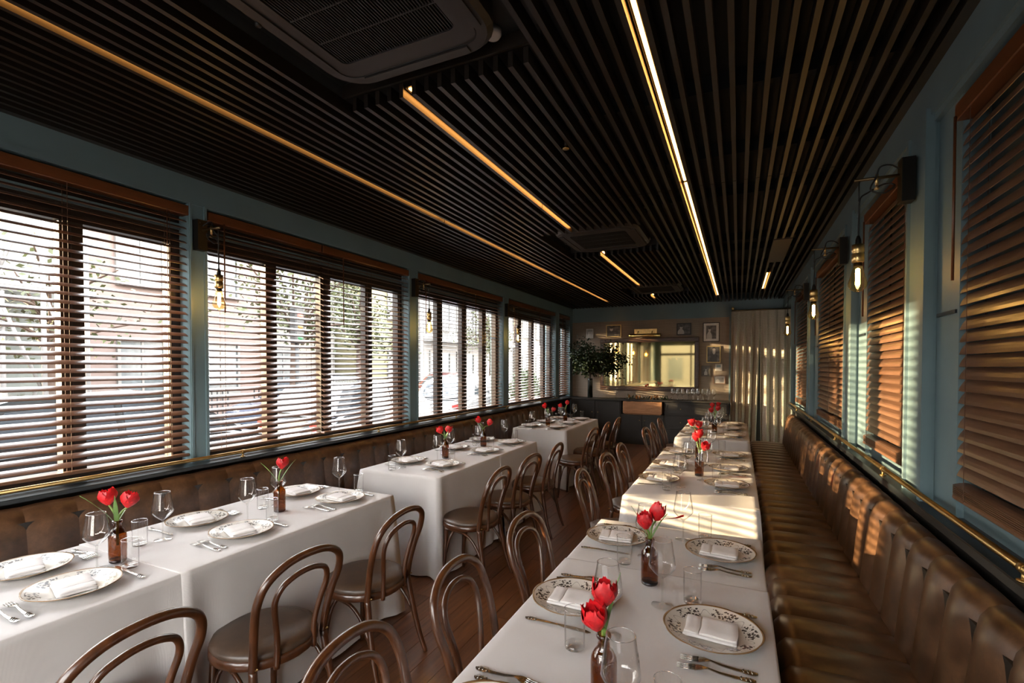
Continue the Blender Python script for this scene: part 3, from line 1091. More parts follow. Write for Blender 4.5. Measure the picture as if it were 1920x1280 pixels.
# ------------------------------------------------------------------ chairs
def chair_proto():
    """local: seat centre at origin, front towards +y"""
    t = thing('bentwood_chair', 'x', 'chair')
    wd = M['chairwood']
    MB().lathe([(0.001, 0.481), (0.10, 0.480), (0.165, 0.474), (0.195, 0.462), (0.202, 0.448), (0.198, 0.440)], 28, cap1=False).build('seat', M['seat_leather'], t)
    MB().lathe([(0.197, 0.441), (0.205, 0.436), (0.205, 0.408), (0.198, 0.402), (0.17, 0.402), (0.17, 0.441)], 28).build('seat_ring', wd, t)
    # outer hoop
    H = [(-0.165, -0.150, 0.41), (-0.170, -0.162, 0.50), (-0.182, -0.185, 0.60), (-0.192, -0.216, 0.69), (-0.170, -0.240, 0.764), (-0.098, -0.255, 0.812), (0, -0.259, 0.826)]
    H = H + [(-x, y, z) for x, y, z in H[-2::-1]]
    MB().tube(H, 0.0155, 10, smooth_path=5).build('back_hoop', wd, t)
    I = [(-0.088, -0.182, 0.395), (-0.088, -0.186, 0.50), (-0.106, -0.200, 0.59), (-0.122, -0.220, 0.67), (-0.102, -0.237, 0.725), (-0.054, -0.247, 0.752), (0, -0.250, 0.760)]
    I = I + [(-x, y, z) for x, y, z in I[-2::-1]]
    MB().tube(I, 0.0115, 10, smooth_path=5).build('inner_hoop', wd, t)
    for s in (-1, 1):
        MB().tube([(s * 0.165, -0.150, 0.42), (s * 0.172, -0.168, 0.30), (s * 0.186, -0.205, 0.12), (s * 0.195, -0.245, 0.0)], [0.0155, 0.016, 0.0145, 0.011], 10, smooth_path=4).build('leg', wd, t)
        MB().tube([(s * 0.135, 0.125, 0.41), (s * 0.140, 0.132, 0.25), (s * 0.150, 0.150, 0.0)], [0.017, 0.016, 0.011], 10, smooth_path=4).build('leg', wd, t)
        # arched side brace from front leg to rear leg under the seat
        MB().tube([(s * 0.142, 0.128, 0.385), (s * 0.150, 0.06, 0.388), (s * 0.162, -0.04, 0.375), (s * 0.170, -0.11, 0.325), (s * 0.178, -0.168, 0.235), (s * 0.182, -0.182, 0.20)], 0.0095, 8, smooth_path=4).build('brace', wd, t)
    MB().tube([(-0.142, 0.128, 0.20), (-0.135, 0.10, 0.32), (-0.08, 0.07, 0.385), (0.08, 0.07, 0.385), (0.135, 0.10, 0.32), (0.142, 0.128, 0.20)], 0.0095, 8, smooth_path=4).build('brace', wd, t)
    b = MB()
    for s in (-1, 1):
        b.lathe([(0.0, 0.0), (0.006, 0.002), (0.006, 0.006)], 8, (s * 0.166, -0.172, 0.425))
    b.build('bolt', M['brass'], t)
    return t


ORD = ['first', 'second', 'third', 'fourth', 'fifth', 'sixth', 'seventh', 'eighth', 'ninth']
cp = chair_proto()
first = True
L_CH = [(0.80, 0.03), (1.40, -0.03), (2.00, 0.03), (3.12, 0.03), (3.72, -0.06), (4.32, 0.05), (5.62, -0.04), (6.22, 0.05), (6.86, 0.02)]
R_CH = [(1.00, 0.05), (1.55, 0.06), (2.16, -0.03), (3.30, 0.08), (3.98, -0.05), (4.56, 0.03), (5.88, -0.04), (6.42, 0.06), (7.02, 0.03)]
TN = ['front', 'middle', 'back']
PLC = ['nearest', 'second', 'farthest']
for side, lst in (('left', L_CH), ('right', R_CH)):
    for i, (y, a) in enumerate(lst):
        lab = 'brown bentwood chair at %s %s table, %s of its three' % (TN[i // 3], side, ['nearest the camera', 'middle', 'farthest'][i % 3])
        x = -1.775 if side == 'left' else (-0.69 if i < 3 else -0.74)
        rz = (PI / 2 if side == 'left' else -PI / 2) + a
        if first:
            cp.location = (x, y, 0)
            cp.rotation_euler = (0, 0, rz)
            cp['label'] = lab
            cp['group'] = 'bentwood chairs along the aisle'
            first = False
        else:
            dup(cp, (x, y, 0), rz, lab, 'bentwood chairs along the aisle')

# ------------------------------------------------------------------ tableware
def plate_proto():
    sc = lambda r, a: r * (1 + (0.022 * abs(math.cos(4 * a)) ** 0.7 - 0.011) * max(0, (r - 0.09) / 0.05))
    prof = [(0.0005, 0.006), (0.05, 0.006), (0.080, 0.0075), (0.092, 0.013), (0.115, 0.019), (0.134, 0.0245), (0.1385, 0.026), (0.1375, 0.023), (0.112, 0.0145), (0.09, 0.006), (0.078, 0.0), (0.070, 0.0), (0.068, 0.003), (0.0005, 0.003)]
    o = MB().lathe(prof, 64, rf=sc).build('dinner_plate', M['china'])
    return tag(o, 'x', 'plate')


def napkin_proto():
    """folded napkin, long side along local x, lies across the plate"""
    hx, hy = 0.072, 0.054
    rnd = random.Random(3)
    t = thing('napkin', 'x', 'napkin')

    def layer(x0, x1, y0, y1, z0, th, nx_, ny_, amp, name):
        rows = []
        for j in range(ny_ + 1):
            v = j / ny_
            row = []
            for i in range(nx_ + 1):
                u = i / nx_
                e = min(u, 1 - u, v, 1 - v) * 2
                z = z0 + th * (0.55 + 0.45 * min(1, e * 7) ** 0.5) + amp * math.sin(u * 7 + v * 3)
                row.append((x0 + (x1 - x0) * u + 0.002 * math.sin(v * 5), y0 + (y1 - y0) * v + 0.0015 * math.sin(u * 6), z))
            rows.append(row)
        mb = MB().grid(rows)
        bot = [[(p[0], p[1], z0 - 0.001) for p in r] for r in rows]
        mb.grid(bot)
        # side skirts
        ring = rows[0] + [r[-1] for r in rows[1:]] + rows[-1][-2::-1] + [r[0] for r in rows[-2:0:-1]]
        low = [(p[0], p[1], z0 - 0.001) for p in ring]
        mb.grid([low, ring], True, True)
        return mb.build(name, M['napkin'], t)
    layer(-hx, hx, -hy, hy, 0.002, 0.010, 12, 8, 0.0006, 'lower_fold')
    layer(-hx + 0.046, hx + 0.001, -hy + 0.001, hy - 0.002, 0.0125, 0.008, 10, 8, 0.0008, 'upper_fold')
    layer(-hx + 0.003, -hx + 0.042, -hy + 0.003, hy - 0.004, 0.0125, 0.006, 6, 8, 0.0006, 'edge_fold')
    return t


def cutlery(kind):
    """along local +y from handle end (0) to tip"""
    t = thing('dinner_fork' if kind == 'fork' else 'dinner_knife', 'x', kind)
    L = 0.19 if kind == 'fork' else 0.215

    def zc(y):
        u = y / L
        return 0.003 + 0.008 * math.exp(-((u - 0.62) / 0.16) ** 2) if kind == 'fork' else 0.003 + 0.002 * math.sin(u * PI)

    def ribbon(prof, th, name):
        mb = MB()
        top, bot, ff = [], [], []
        for y, w in prof:
            top.append([(-w, y, zc(y)), (0, y, zc(y) + th), (w, y, zc(y))])
        mb.grid(top)
        mb.grid([[(p[0], p[1], p[2] - 0.0022) for p in r] for r in top])
        ring = [r[0] for r in top] + [r[2] for r in top[::-1]]
        mb.grid([[(p[0], p[1], p[2] - 0.0022) for p in ring], ring], False, True)
        return mb.build(name, M['silver'], t)
    ribbon([(0, 0.003), (0.006, 0.008), (0.016, 0.0105), (0.03, 0.009), (0.038, 0.0062), (0.05, 0.006), (0.085, 0.0045), (0.115, 0.0032)], 0.0025, 'handle')
    b = MB()
    for y in (0.012, 0.022, 0.033):
        b.tube([(-0.007, y, zc(y) + 0.0015), (0, y + 0.004, zc(y) + 0.0035), (0.007, y, zc(y) + 0.0015)], 0.0013, 5)
    b.build('handle_ornament', M['silver'], t)
    if kind == 'fork':
        ribbon([(0.113, 0.0033), (0.122, 0.006), (0.130, 0.0105), (0.140, 0.0122), (0.146, 0.0122)], 0.001, 'neck')
        for k in range(4):
            x = -0.0102 + k * 0.0068
            mb = MB()
            mb.tube([(x, 0.144, zc(0.144)), (x, 0.165, zc(0.165) + 0.0002), (x * 0.94, 0.19, zc(0.19) + 0.001)], [0.0022, 0.0019, 0.0009], 6)
            mb.build('tine', M['silver'], t)
    else:
        mb = MB()
        out = [(-0.0035, 0.11), (-0.006, 0.125), (-0.0075, 0.16), (-0.006, 0.195), (0.002, 0.214), (0.0085, 0.205), (0.0095, 0.17), (0.008, 0.13), (0.0035, 0.112)]
        mb.prism(out, 'z', 0.0030, 0.0052)
        mb.build('blade', M['silver'], t)
    return t


def wine_proto():
    t = thing('wine_glass', 'x', 'wine glass')
    MB().lathe([(0.0345, 0.001), (0.036, 0.0015), (0.034, 0.003), (0.015, 0.005), (0.005, 0.010)], 28).build('foot', M['glass_foot'], t)
    MB().lathe([(0.0048, 0.009), (0.0034, 0.02), (0.0032, 0.06), (0.0036, 0.085), (0.006, 0.094)], 12).build('stem', M['glass_foot'], t)
    b = MB().lathe([(0.004, 0.092), (0.012, 0.097), (0.028, 0.111), (0.041, 0.127), (0.0438, 0.134), (0.0425, 0.145), (0.0385, 0.175), (0.0335, 0.205), (0.0312, 0.220)], 32).build('bowl', M['glass'], t)
    MB().tube([(0.0312 * math.cos(a), 0.0312 * math.sin(a), 0.220) for a in [2 * PI * k / 32 for k in range(32)]], 0.0009, 5, closed=True).build('rim', M['glass_rim'], b)
    return t


def tumbler_proto():
    t = thing('water_glass', 'x', 'glass')
    MB().lathe([(0.0005, 0.0015), (0.026, 0.0015), (0.0285, 0.004), (0.0285, 0.014), (0.020, 0.017), (0.0005, 0.015)], 28).build('base', M['glass_foot'], t)
    b = MB().lathe([(0.0285, 0.012), (0.029, 0.05), (0.0295, 0.112)], 32).build('wall', M['glass'], t)
    MB().tube([(0.0295 * math.cos(a), 0.0295 * math.sin(a), 0.112) for a in [2 * PI * k / 32 for k in range(32)]], 0.0011, 5, closed=True).build('rim', M['glass_rim'], b)
    return t


PR = {}


def place(kind, maker, loc, rz, label, group):
    if kind not in PR:
        o = maker()
        PR[kind] = o
        o.location = loc
        o.rotation_euler = (0, 0, rz)
        o['label'] = label
        o['group'] = group
        return o
    return dup(PR[kind], loc, rz, label, group)


ROWS = {
    'left': dict(a=-2.145, b=-2.50, da=-1, t=[[0.92, 1.57, 2.20], [3.33, 4.05, 4.62], [6.02, 6.55, 7.10]]),
    'right': dict(a=-0.50, b=-0.065, da=1, t=[[0.93, 1.565, 2.25], [3.53, 4.10, 4.74], [6.12, 6.78, 7.36]]),
}
jr = random.Random(11)
for side, R in ROWS.items():
    for ti, ys in enumerate(R['t']):
        for pi, y in enumerate(ys):
            for who in ('aisle', 'bench'):
                x = R['a'] if who == 'aisle' else R['b']
                # inward direction (from the diner towards the table centre)
                inw = R['da'] if who == 'aisle' else -R['da']
                where = '%s place on %s side of %s %s table' % (PLC[pi], who, TN[ti], side)
                zt = ZT + 0.004
                y_ = y + jr.uniform(-0.015, 0.015)
                if side == 'left' and who == 'bench':
                    y_ += 0.01
                # diner faces inw along x; right-hand is -inw*y ... facing -x (inw=-1): right is +y
                rh = 1 if inw < 0 else -1
                ang = jr.uniform(-0.25, 0.25)
                pz = zt
                place('plate', plate_proto, (x, y_, pz), ang, 'floral rimmed white plate, ' + where, 'patterned plates set at the tables')
                na = jr.uniform(-0.12, 0.12) + (0 if side == 'right' else PI)
                if side == 'left':
                    na += -0.35 + 0.08 * pi
                place('napkin', napkin_proto, (x + jr.uniform(-0.006, 0.006), y_ + jr.uniform(-0.008, 0.008), pz + 0.009), na, 'folded white napkin on plate, ' + where, 'folded napkins on the plates')
                fr = -PI / 2 if inw > 0 else PI / 2     # local +y -> inward
                hx = x - inw * 0.115
                for k, nm in enumerate(('inner', 'outer')):
                    if who == 'bench' and side == 'left' and k == 0:
                        pass
                    fy = y_ - rh * (0.158 + 0.034 * k)
                    place('fork', lambda: cutlery('fork'), (hx + jr.uniform(-0.008, 0.008), fy, zt + 0.001), fr + jr.uniform(-0.06, 0.06), '%s silver fork, %s' % (nm, where), 'silver forks left of the plates')
                place('knife', lambda: cutlery('knife'), (hx + jr.uniform(-0.01, 0.01), y_ + rh * 0.162, zt + 0.001), fr + jr.uniform(-0.05, 0.05), 'silver knife, ' + where, 'silver knives right of the plates')
                if side == 'left':
                    wx = -2.285 if who == 'aisle' else -2.395
                else:
                    wx = -0.36 if who == 'aisle' else -0.225
                gy = y_ + rh * (0.135 if who == 'aisle' else 0.225)
                if side == 'right':
                    gy = y_ + rh * (0.0 if who == 'aisle' else 0.125)
                    if who == 'aisle':
                        gy = y_ - 0.16
                ty = y_ + rh * 0.20
                tx = wx + (0.10 if side == 'left' else -0.05) * (1 if who == 'aisle' else 0)
                if side == 'left' and who == 'bench':
                    ty, tx = y_ - 0.31, wx - 0.02
                if side == 'right' and who == 'aisle':
                    tx, ty = -0.415, y_ - 0.255
                    wx, gy = -0.345, y_ - 0.155
                if side == 'right' and who == 'bench':
                    tx, ty = -0.135, y_ + 0.185
                place('wine', wine_proto, (wx, gy, zt), 0, 'clear tapered wine glass, ' + where, 'wine glasses on the tables')
                place('tumbler', tumbler_proto, (tx, ty, zt), 0, 'straight clear water glass, ' + where, 'water glasses on the tables')

# ------------------------------------------------------------------ vases and tulips
def vase_proto():
    t = thing('bottle_vase', 'x', 'vase')
    MB().lathe([(0.029, 0.012), (0.031, 0.022), (0.031, 0.105), (0.029, 0.118), (0.021, 0.132), (0.0145, 0.140), (0.0135, 0.158), (0.017, 0.160), (0.0178, 0.166), (0.0165, 0.170), (0.012, 0.170)], 24).build('bottle', M['amber'], t)
    MB().lathe([(0.001, 0.001), (0.027, 0.001), (0.030, 0.005), (0.030, 0.013), (0.001, 0.012)], 24).build('base', M['amber_dark'], t)
    return t


petal_me = []
for j, (op, wd_, ht) in enumerate(((0.02, 0.026, 0.049), (0.15, 0.031, 0.047), (1.15, 0.022, 0.056))):
    rows = []
    for i in range(7):
        v = i / 6
        prof = math.sin(min(1.0, v * 1.06 + 0.08) * PI * 0.86)
        rad = 0.004 + ht * 0.42 * math.sin(min(v * 1.5, 1) * PI / 2) * (1 + op * 0.5) * (1 - (0.35 - op * 0.5) * v * v if op < 0.6 else 1 + 0.8 * v)
        z = ht * v * (1 - 0.38 * op * v)
        row = []
        for k in range(5):
            u = -1 + k / 2
            a = u * wd_ * prof / max(rad, 0.010) * 0.62
            row.append((rad * math.cos(a) + 0.0012 * math.sin(9 * u + 7 * v), rad * math.sin(a) * 1.1, z + 0.004 * (1 - abs(u)) * v + 0.0022 * v * math.sin(6 * u + 2)))
        rows.append(row)
    petal_me.append(MB().grid(rows).data('petal', M['petal']))


def tulip(base, head, label, drop=False, leaf_dir=None, size=1.0, seed=0):
    rnd = random.Random(seed)
    base, head = Vector(base), Vector(head) - Vector((0, 0, 0.028))
    t = thing('tulip', label, 'flower', base, 0, 'red tulips in the bottle vases')
    d = head - base
    mid = d * 0.5 + Vector((-d.y * 0.1, d.x * 0.1, 0.01))
    pts = [(-d.x * 0.05, -d.y * 0.05, -0.10), (0, 0, 0), tuple(mid * 0.98 + Vector((d.x, d.y, 0)) * -0.12), tuple(d)]
    MB().tube(pts, 0.0036, 6, smooth_path=5).build('stem', M['stem'], t)
    axis = (d - mid + Vector((0, 0, 0.05))).normalized()
    q0 = Vector((0, 0, 1)).rotation_difference(axis)
    for k in range(11):
        which = 0 if k < 3 else 1
        if k >= 7:
            which = 1
        if drop and k == 10:
            which = 2
        a = 2 * PI * k / (3 if k < 3 else 4) + (0.5 if 3 <= k < 7 else 0.1) + rnd.uniform(-0.2, 0.2)
        if k == 10 and drop:
            a = drop
        p = put('petal', petal_me[which], t, tuple(d))
        p.rotation_mode = 'QUATERNION'
        p.rotation_quaternion = q0 @ Quaternion((0, 0, 1), a)
        s_ = 1.34 * size * (0.72 if k < 3 else 0.88 if k < 7 else 1.0) * rnd.uniform(0.92, 1.08)
        p.scale = (s_, s_, s_ * (1.05 if k < 7 else 1.0))
    if leaf_dir is not None:
        for (lx, ly, lz) in leaf_dir:
            rows = []
            side = Vector((-ly, lx, 0)).normalized()
            for i in range(8):
                v = i / 7
                c = Vector((lx * v ** 1.25, ly * v ** 1.25, -0.02 + (lz + 0.02) * v - 0.008 * v ** 4))
                w = 0.0075 * math.sin(min(1, v * 0.97 + 0.12) * PI) ** 0.8 + 0.0006
                rows.append([tuple(c - side * w), tuple(c + Vector((0, 0, -0.003))), tuple(c + side * w)])
            MB().grid(rows).build('leaf', M['leaf'], t)
    return t


VASES = [
    # x, y, description, [(dx, dy, dz above table, drop)], leaves
    (-2.295, 1.13, 'front left table, nearer of its two', [(-0.03, -0.014, 0.264, 0), (0.022, 0.026, 0.250, 0)], [(-0.05, -0.10, 0.13), (0.03, -0.02, 0.12), (0.03, 0.07, 0.11)]),
    (-2.285, 1.90, 'front left table, farther of its two', [(0.005, 0.01, 0.265, 0)], [(-0.04, -0.08, 0.12), (0.05, 0.07, 0.12)]),
    (-2.31, 3.62, 'middle left table, nearer of its two', [(-0.02, -0.04, 0.25, 0), (0.0, 0.04, 0.245, 0)], [(0.02, -0.05, 0.09), (0.02, 0.05, 0.11)]),
    (-2.31, 4.32, 'middle left table, farther of its two', [(-0.02, -0.05, 0.27, 0), (0.03, 0.05, 0.235, 0)], [(-0.06, -0.08, 0.11)]),
    (-2.33, 6.20, 'back left table, nearer of its two', [(-0.02, -0.05, 0.27, 0), (0.05, 0.03, 0.22, 0)], [(0.02, -0.05, 0.10)]),
    (-2.30, 6.84, 'back left table, farther of its two', [(-0.05, -0.03, 0.23, 0), (0.01, 0.04, 0.265, 0)], [(0.02, 0.05, 0.11)]),
    (-0.282, 1.125, 'front right table, nearest the camera', [(-0.002, 0.008, 0.262, 0), (-0.012, -0.012, 0.212, 0)], [(0.035, 0.03, 0.15)]),
    (-0.290, 1.83, 'front right table, farther of its two', [(-0.012, -0.01, 0.235, 0), (0.018, 0.02, 0.262, -0.4)], [(-0.06, -0.03, 0.13), (0.06, 0.03, 0.10)]),
    (-0.255, 3.80, 'middle right table, nearer of its two', [(-0.02, 0.02, 0.28, 0), (0.035, -0.03, 0.225, 0), (0.0, -0.01, 0.31, 0)], [(0.05, 0.02, 0.10)]),
    (-0.30, 4.46, 'middle right table, farther of its two', [(-0.005, 0.02, 0.30, 0), (-0.05, -0.02, 0.32, 0)], [(-0.03, 0.02, 0.12)]),
    (-0.26, 6.42, 'back right table, nearer of its two', [(-0.03, -0.02, 0.27, 0), (0.03, 0.02, 0.29, 0)], [(0.03, 0.03, 0.12)]),
    (-0.28, 7.08, 'back right table, farther of its two', [(-0.03, 0.0, 0.28, 0), (0.03, 0.02, 0.29, 0)], [(0.03, 0.03, 0.12)]),
]
for vi, (x, y, ds, heads, leaves) in enumerate(VASES):
    place('vase', vase_proto, (x, y, ZT + 0.004), 0, 'amber glass bottle vase holding red tulips, ' + ds, 'amber bottle vases on the tables')
    nm = ['left', 'right', 'top'] if len(heads) == 3 else ['left', 'right']
    if vi == 6:
        nm = ['upper', 'lower']
    for hi, (dx, dy, dz, dr) in enumerate(heads):
        lab = ('single red tulip in amber vase, ' if len(heads) == 1 else nm[hi] + ' red tulip in amber vase, ') + ds
        off = 0.004 * (hi - 0.5)
        tulip((x + off, y + off, ZT + 0.172), (x + dx, y + dy, ZT + dz), lab, dr, leaves if hi == 0 else None, 1.0, vi * 7 + hi)

# ------------------------------------------------------------------ back wall: sideboard and what stands on it
sbx0, sbx1, sby0, sby1 = -3.20, -0.16, 9.86, 10.28
sb = thing('sideboard', 'long black painted sideboard against the back wall', 'cabinet', ((sbx0 + sbx1) / 2, sby0, 0))
ox = (sbx0 + sbx1) / 2
bk = M['black_paint']
MB().bev(sbx0 - ox - 0.02, sbx1 - ox + 0.02, -0.03, sby1 - sby0, 0.865, 0.90, 0.005).build('top', bk, sb)
q = MB()
q.box(sbx0 - ox, sbx1 - ox, 0.32, sby1 - sby0, 0.06, 0.865)
q.box(sbx0 - ox, -2.14 - ox, 0.012, 0.32, 0.06, 0.865)
q.box(-1.30 - ox, sbx1 - ox, 0.012, 0.32, 0.06, 0.865)
q.box(-2.14 - ox, -1.30 - ox, 0.012, 0.32, 0.06, 0.60)
q.box(sbx0 - ox + 0.03, sbx1 - ox - 0.03, 0.05, 0.4, 0.0, 0.06)
q.build('carcass', bk, sb)


def door(x0, x1, z0, z1, name, hx):
    d = MB().box(x0 - ox, x1 - ox, -0.006, 0.012, z0, z1).build(name, bk, sb)
    f = MB()
    e = 0.05 if z1 - z0 > 0.3 else 0.03
    f.box(x0 - ox, x1 - ox, -0.014, -0.006, z0, z0 + e)
    f.box(x0 - ox, x1 - ox, -0.014, -0.006, z1 - e, z1)
    f.box(x0 - ox, x0 + e - ox, -0.014, -0.006, z0 + e, z1 - e)
    f.box(x1 - e - ox, x1 - ox, -0.014, -0.006, z0 + e, z1 - e)
    f.build('door_frame' if name == 'door' else 'drawer_frame', bk, d)
    for h in hx:
        k = MB().lathe([(0.004, 0.0), (0.004, 0.012), (0.010, 0.018), (0.008, 0.024), (0.0, 0.026)], 10)
        k.v = [(h - ox + vx, -0.014 - vz, (z0 + z1) / 2 + (0.15 if name == 'door' else 0) + vy) for vx, vy, vz in k.v]
        k.build('knob', M['brass'], d)


door(-3.18, -2.68, 0.09, 0.85, 'door', [-2.73])
door(-2.66, -2.16, 0.09, 0.85, 'door', [-2.61])
door(-2.12, -1.73, 0.09, 0.585, 'door', [-1.77])
door(-1.71, -1.32, 0.09, 0.585, 'door', [-1.67])
door(-1.28, -0.20, 0.62, 0.85, 'drawer', [-1.0, -0.48])
door(-1.28, -0.20, 0.36, 0.60, 'drawer', [-1.0, -0.48])
door(-1.28, -0.20, 0.09, 0.34, 'drawer', [-1.0, -0.48])

cr = thing('wooden_crate', 'rough wooden wine crate full of bottles set into sideboard', 'crate', (-1.72, 9.92, 0.603))
MB().bev(-0.375, 0.375, -0.105, -0.085, 0.02, 0.255, 0.003).build('front_board', M['crate'], cr)
MB().bev(-0.375, 0.375, 0.22, 0.24, 0.02, 0.255, 0.003).build('back_board', M['crate'], cr)
for s in (-1, 1):
    MB().bev(s * 0.375 - 0.01 - 0.01 * s, s * 0.375 + 0.01 - 0.01 * s, -0.085, 0.22, 0.02, 0.255, 0.003).build('end_board', M['crate'], cr)
MB().box(-0.355, 0.355, -0.085, 0.22, 0.0, 0.02).build('bottom_board', M['crate'], cr)

bme = MB().lathe([(0.001, 0.0), (0.037, 0.001), (0.038, 0.16), (0.034, 0.19), (0.016, 0.225), (0.0145, 0.245)], 14).data('glass_body', M['bottle'])
nme = MB().lathe([(0.015, 0.24), (0.0145, 0.285), (0.016, 0.29), (0.016, 0.30), (0.001, 0.301)], 12).data('neck_foil', M['foil'])
br_ = random.Random(5)
BL = ['first', 'second', 'third', 'fourth', 'fifth', 'sixth', 'seventh', 'eighth']
for k in range(8):
    b = thing('wine_bottle', 'dark wine bottle leaning in wooden crate, %s from the left' % BL[k], 'bottle', (-2.015 + k * 0.084, 9.93 + 0.05 * (k % 2), 0.69), 0, 'wine bottles in the crate')
    b.rotation_euler = (br_.uniform(-0.1, 0.25), br_.uniform(-0.35, 0.5) if k not in (0, 7) else 0.1 * (1 if k == 0 else -1), 0)
    put('glass_body', bme, b)
    put('neck_foil', nme, b)

# rows of wine glasses on the sideboard
gr_ = random.Random(9)
n = 0
for r in range(2):
    for k in range(9):
        n += 1
        lab = 'clear wine glass on sideboard right of crate, %s row, %s from left' % (['front', 'rear'][r], ORD[k])
        dup(PR['wine'], (-1.16 + k * 0.092 + gr_.uniform(-0.004, 0.004), 9.95 + r * 0.11, 0.901), 0, lab, 'wine glasses lined up on the sideboard')
for k, x in enumerate((-2.46, -2.27)):
    dup(PR['wine'], (x, 9.98, 0.901), 0, 'clear wine glass on sideboard left of crate, %s one' % ['left', 'right'][k], 'wine glasses left of the crate')
# dark greenery tucked behind the crate
q = MB()
lr = random.Random(21)


def leaf_quad(mb, c, d, w, L):
    d = d.normalized()
    s_ = d.cross(Vector((lr.uniform(-1, 1), lr.uniform(-1, 1), lr.uniform(-0.3, 1)))).normalized()
    nn = d.cross(s_)
    a = c
    b = c + d * L * 0.5
    e = c + d * L
    mb.add([a, b + s_ * w + nn * 0.15 * w, e, b - s_ * w + nn * 0.15 * w], [(0, 1, 2), (0, 2, 3)], False)


# tall vase of leafy branches
vx, vy = -2.83, 10.04
t = thing('tall_vase', 'tall dark cylindrical vase on left end of sideboard', 'vase', (vx, vy, 0.90))
MB().lathe([(0.001, 0.0), (0.05, 0.0), (0.055, 0.01), (0.05, 0.36), (0.053, 0.40), (0.046, 0.40), (0.044, 0.05), (0.001, 0.04)], 20).build('body', M['bottle'], t)
fo = thing('branch_bouquet', 'big bushy bouquet of dark glossy leaves in the tall vase', 'plant', (vx, vy, 1.27))
q = MB()
tips = []
for k in range(26):
    a = 2 * PI * k / 26 + lr.uniform(-0.2, 0.2)
    el = lr.uniform(0.15, 1.35)
    L = lr.uniform(0.45, 0.78)
    d = Vector((math.cos(a) * math.cos(el), math.sin(a) * math.cos(el) * 0.45, math.sin(el)))
    if d.x > 0.3:
        L *= 1.1
    p1 = Vector((math.cos(a) * 0.02, math.sin(a) * 0.02, 0.13))
    p2 = p1 + d * L * 0.5 + Vector((0, 0, 0.08))
    p3 = p1 + d * L
    p3.y = min(p3.y, 0.13)
    p3.x = max(p3.x, -0.36)
    p2.y = min(p2.y, 0.13)
    q.tube([(0, 0, -0.25), tuple(p1), tuple(p2), tuple(p3)], [0.005, 0.005, 0.004, 0.002], 5, smooth_path=3)
    tips.append((p1, p2, p3))
q.build('branch', M['branch'], fo)
q = MB()
for (p1, p2, p3) in tips:
    for k in range(90):
        v = lr.uniform(0.25, 1.05)
        c = (p1 + (p2 - p1) * v * 2) if v < 0.5 else (p2 + (p3 - p2) * (v - 0.5) * 2)
        c = c + Vector((lr.gauss(0, 0.07), lr.gauss(0, 0.045), lr.gauss(0, 0.07) - 0.02))
        c.y = min(c.y, 0.09)
        c.x = max(c.x, -0.36)
        d = Vector((lr.uniform(-1, 1), lr.uniform(-1, 0.6), lr.uniform(-0.8, 0.5)))
        leaf_quad(q, c, d, lr.uniform(0.014, 0.022), lr.uniform(0.05, 0.08))
o = q.build('foliage', M['foliage'], fo)
o['kind'] = 'stuff'

# sprigs over crate
sg = thing('greenery_sprigs', 'dark leafy sprigs lying over the bottles in the crate', 'plant', (-1.72, 9.97, 0.86))
q = MB()
for k in range(70):
    leaf_quad(q, Vector((lr.uniform(-0.36, 0.5), lr.uniform(-0.05, 0.1), lr.uniform(0.0, 0.06))), Vector((lr.uniform(-1, 1), lr.uniform(-0.5, 0.5), lr.uniform(0, 1))), 0.012, 0.09)
o = q.build('foliage', M['foliage'], sg)
o['kind'] = 'stuff'

# mirror
t = thing('wall_mirror', 'large gold tinted mirror in dark wooden frame on back wall', 'mirror', (-1.69, YB - 0.014, 1.595))
hw, hh = 0.985, 0.535
for nm, bx in (('top', (-hw, hw, hh - 0.085, hh)), ('bottom', (-hw, hw, -hh, -hh + 0.085)), ('l', (-hw, -hw + 0.085, -hh + 0.085, hh - 0.085)), ('r', (hw - 0.085, hw, -hh + 0.085, hh - 0.085))):
    q = MB()
    q.bev(bx[0], bx[1], -0.045, 0, bx[2], bx[3], 0.01)
    fo_ = q.build('frame_rail', M['mirror_frame'], t)
    q = MB()
    e = 0.03
    q.bev(bx[0] + (e if nm != 'r' else 0.012), bx[1] - (e if nm != 'l' else 0.012), -0.056, -0.045, bx[2] + (0.025 if nm in 'top' else 0.03), bx[3] - 0.03, 0.003)
    q.build('moulding', M['mirror_frame'], fo_)
MB().box(-hw + 0.07, hw - 0.07, -0.018, -0.008, -hh + 0.07, hh - 0.07).build('mirror_glass', M['mirror'], t)

# picture light
t = thing('picture_light', 'brass picture light above the gold mirror', 'lamp', (-1.735, YB - 0.014, 2.19))
MB().bev(-0.23, 0.23, -0.03, 0, 0.02, 0.13, 0.005).build('back_plate', M['sockbrass'], t)
MB().tube([(-0.31, -0.13, -0.01), (0.31, -0.13, -0.01)], 0.036, 14).build('shade', M['sockbrass'], t)
for s in (-1, 1):
    MB().tube([(s * 0.14, -0.03, 0.08), (s * 0.14, -0.09, 0.075), (s * 0.14, -0.13, 0.02)], 0.007, 8, smooth_path=4).build('arm', M['brass'], t)


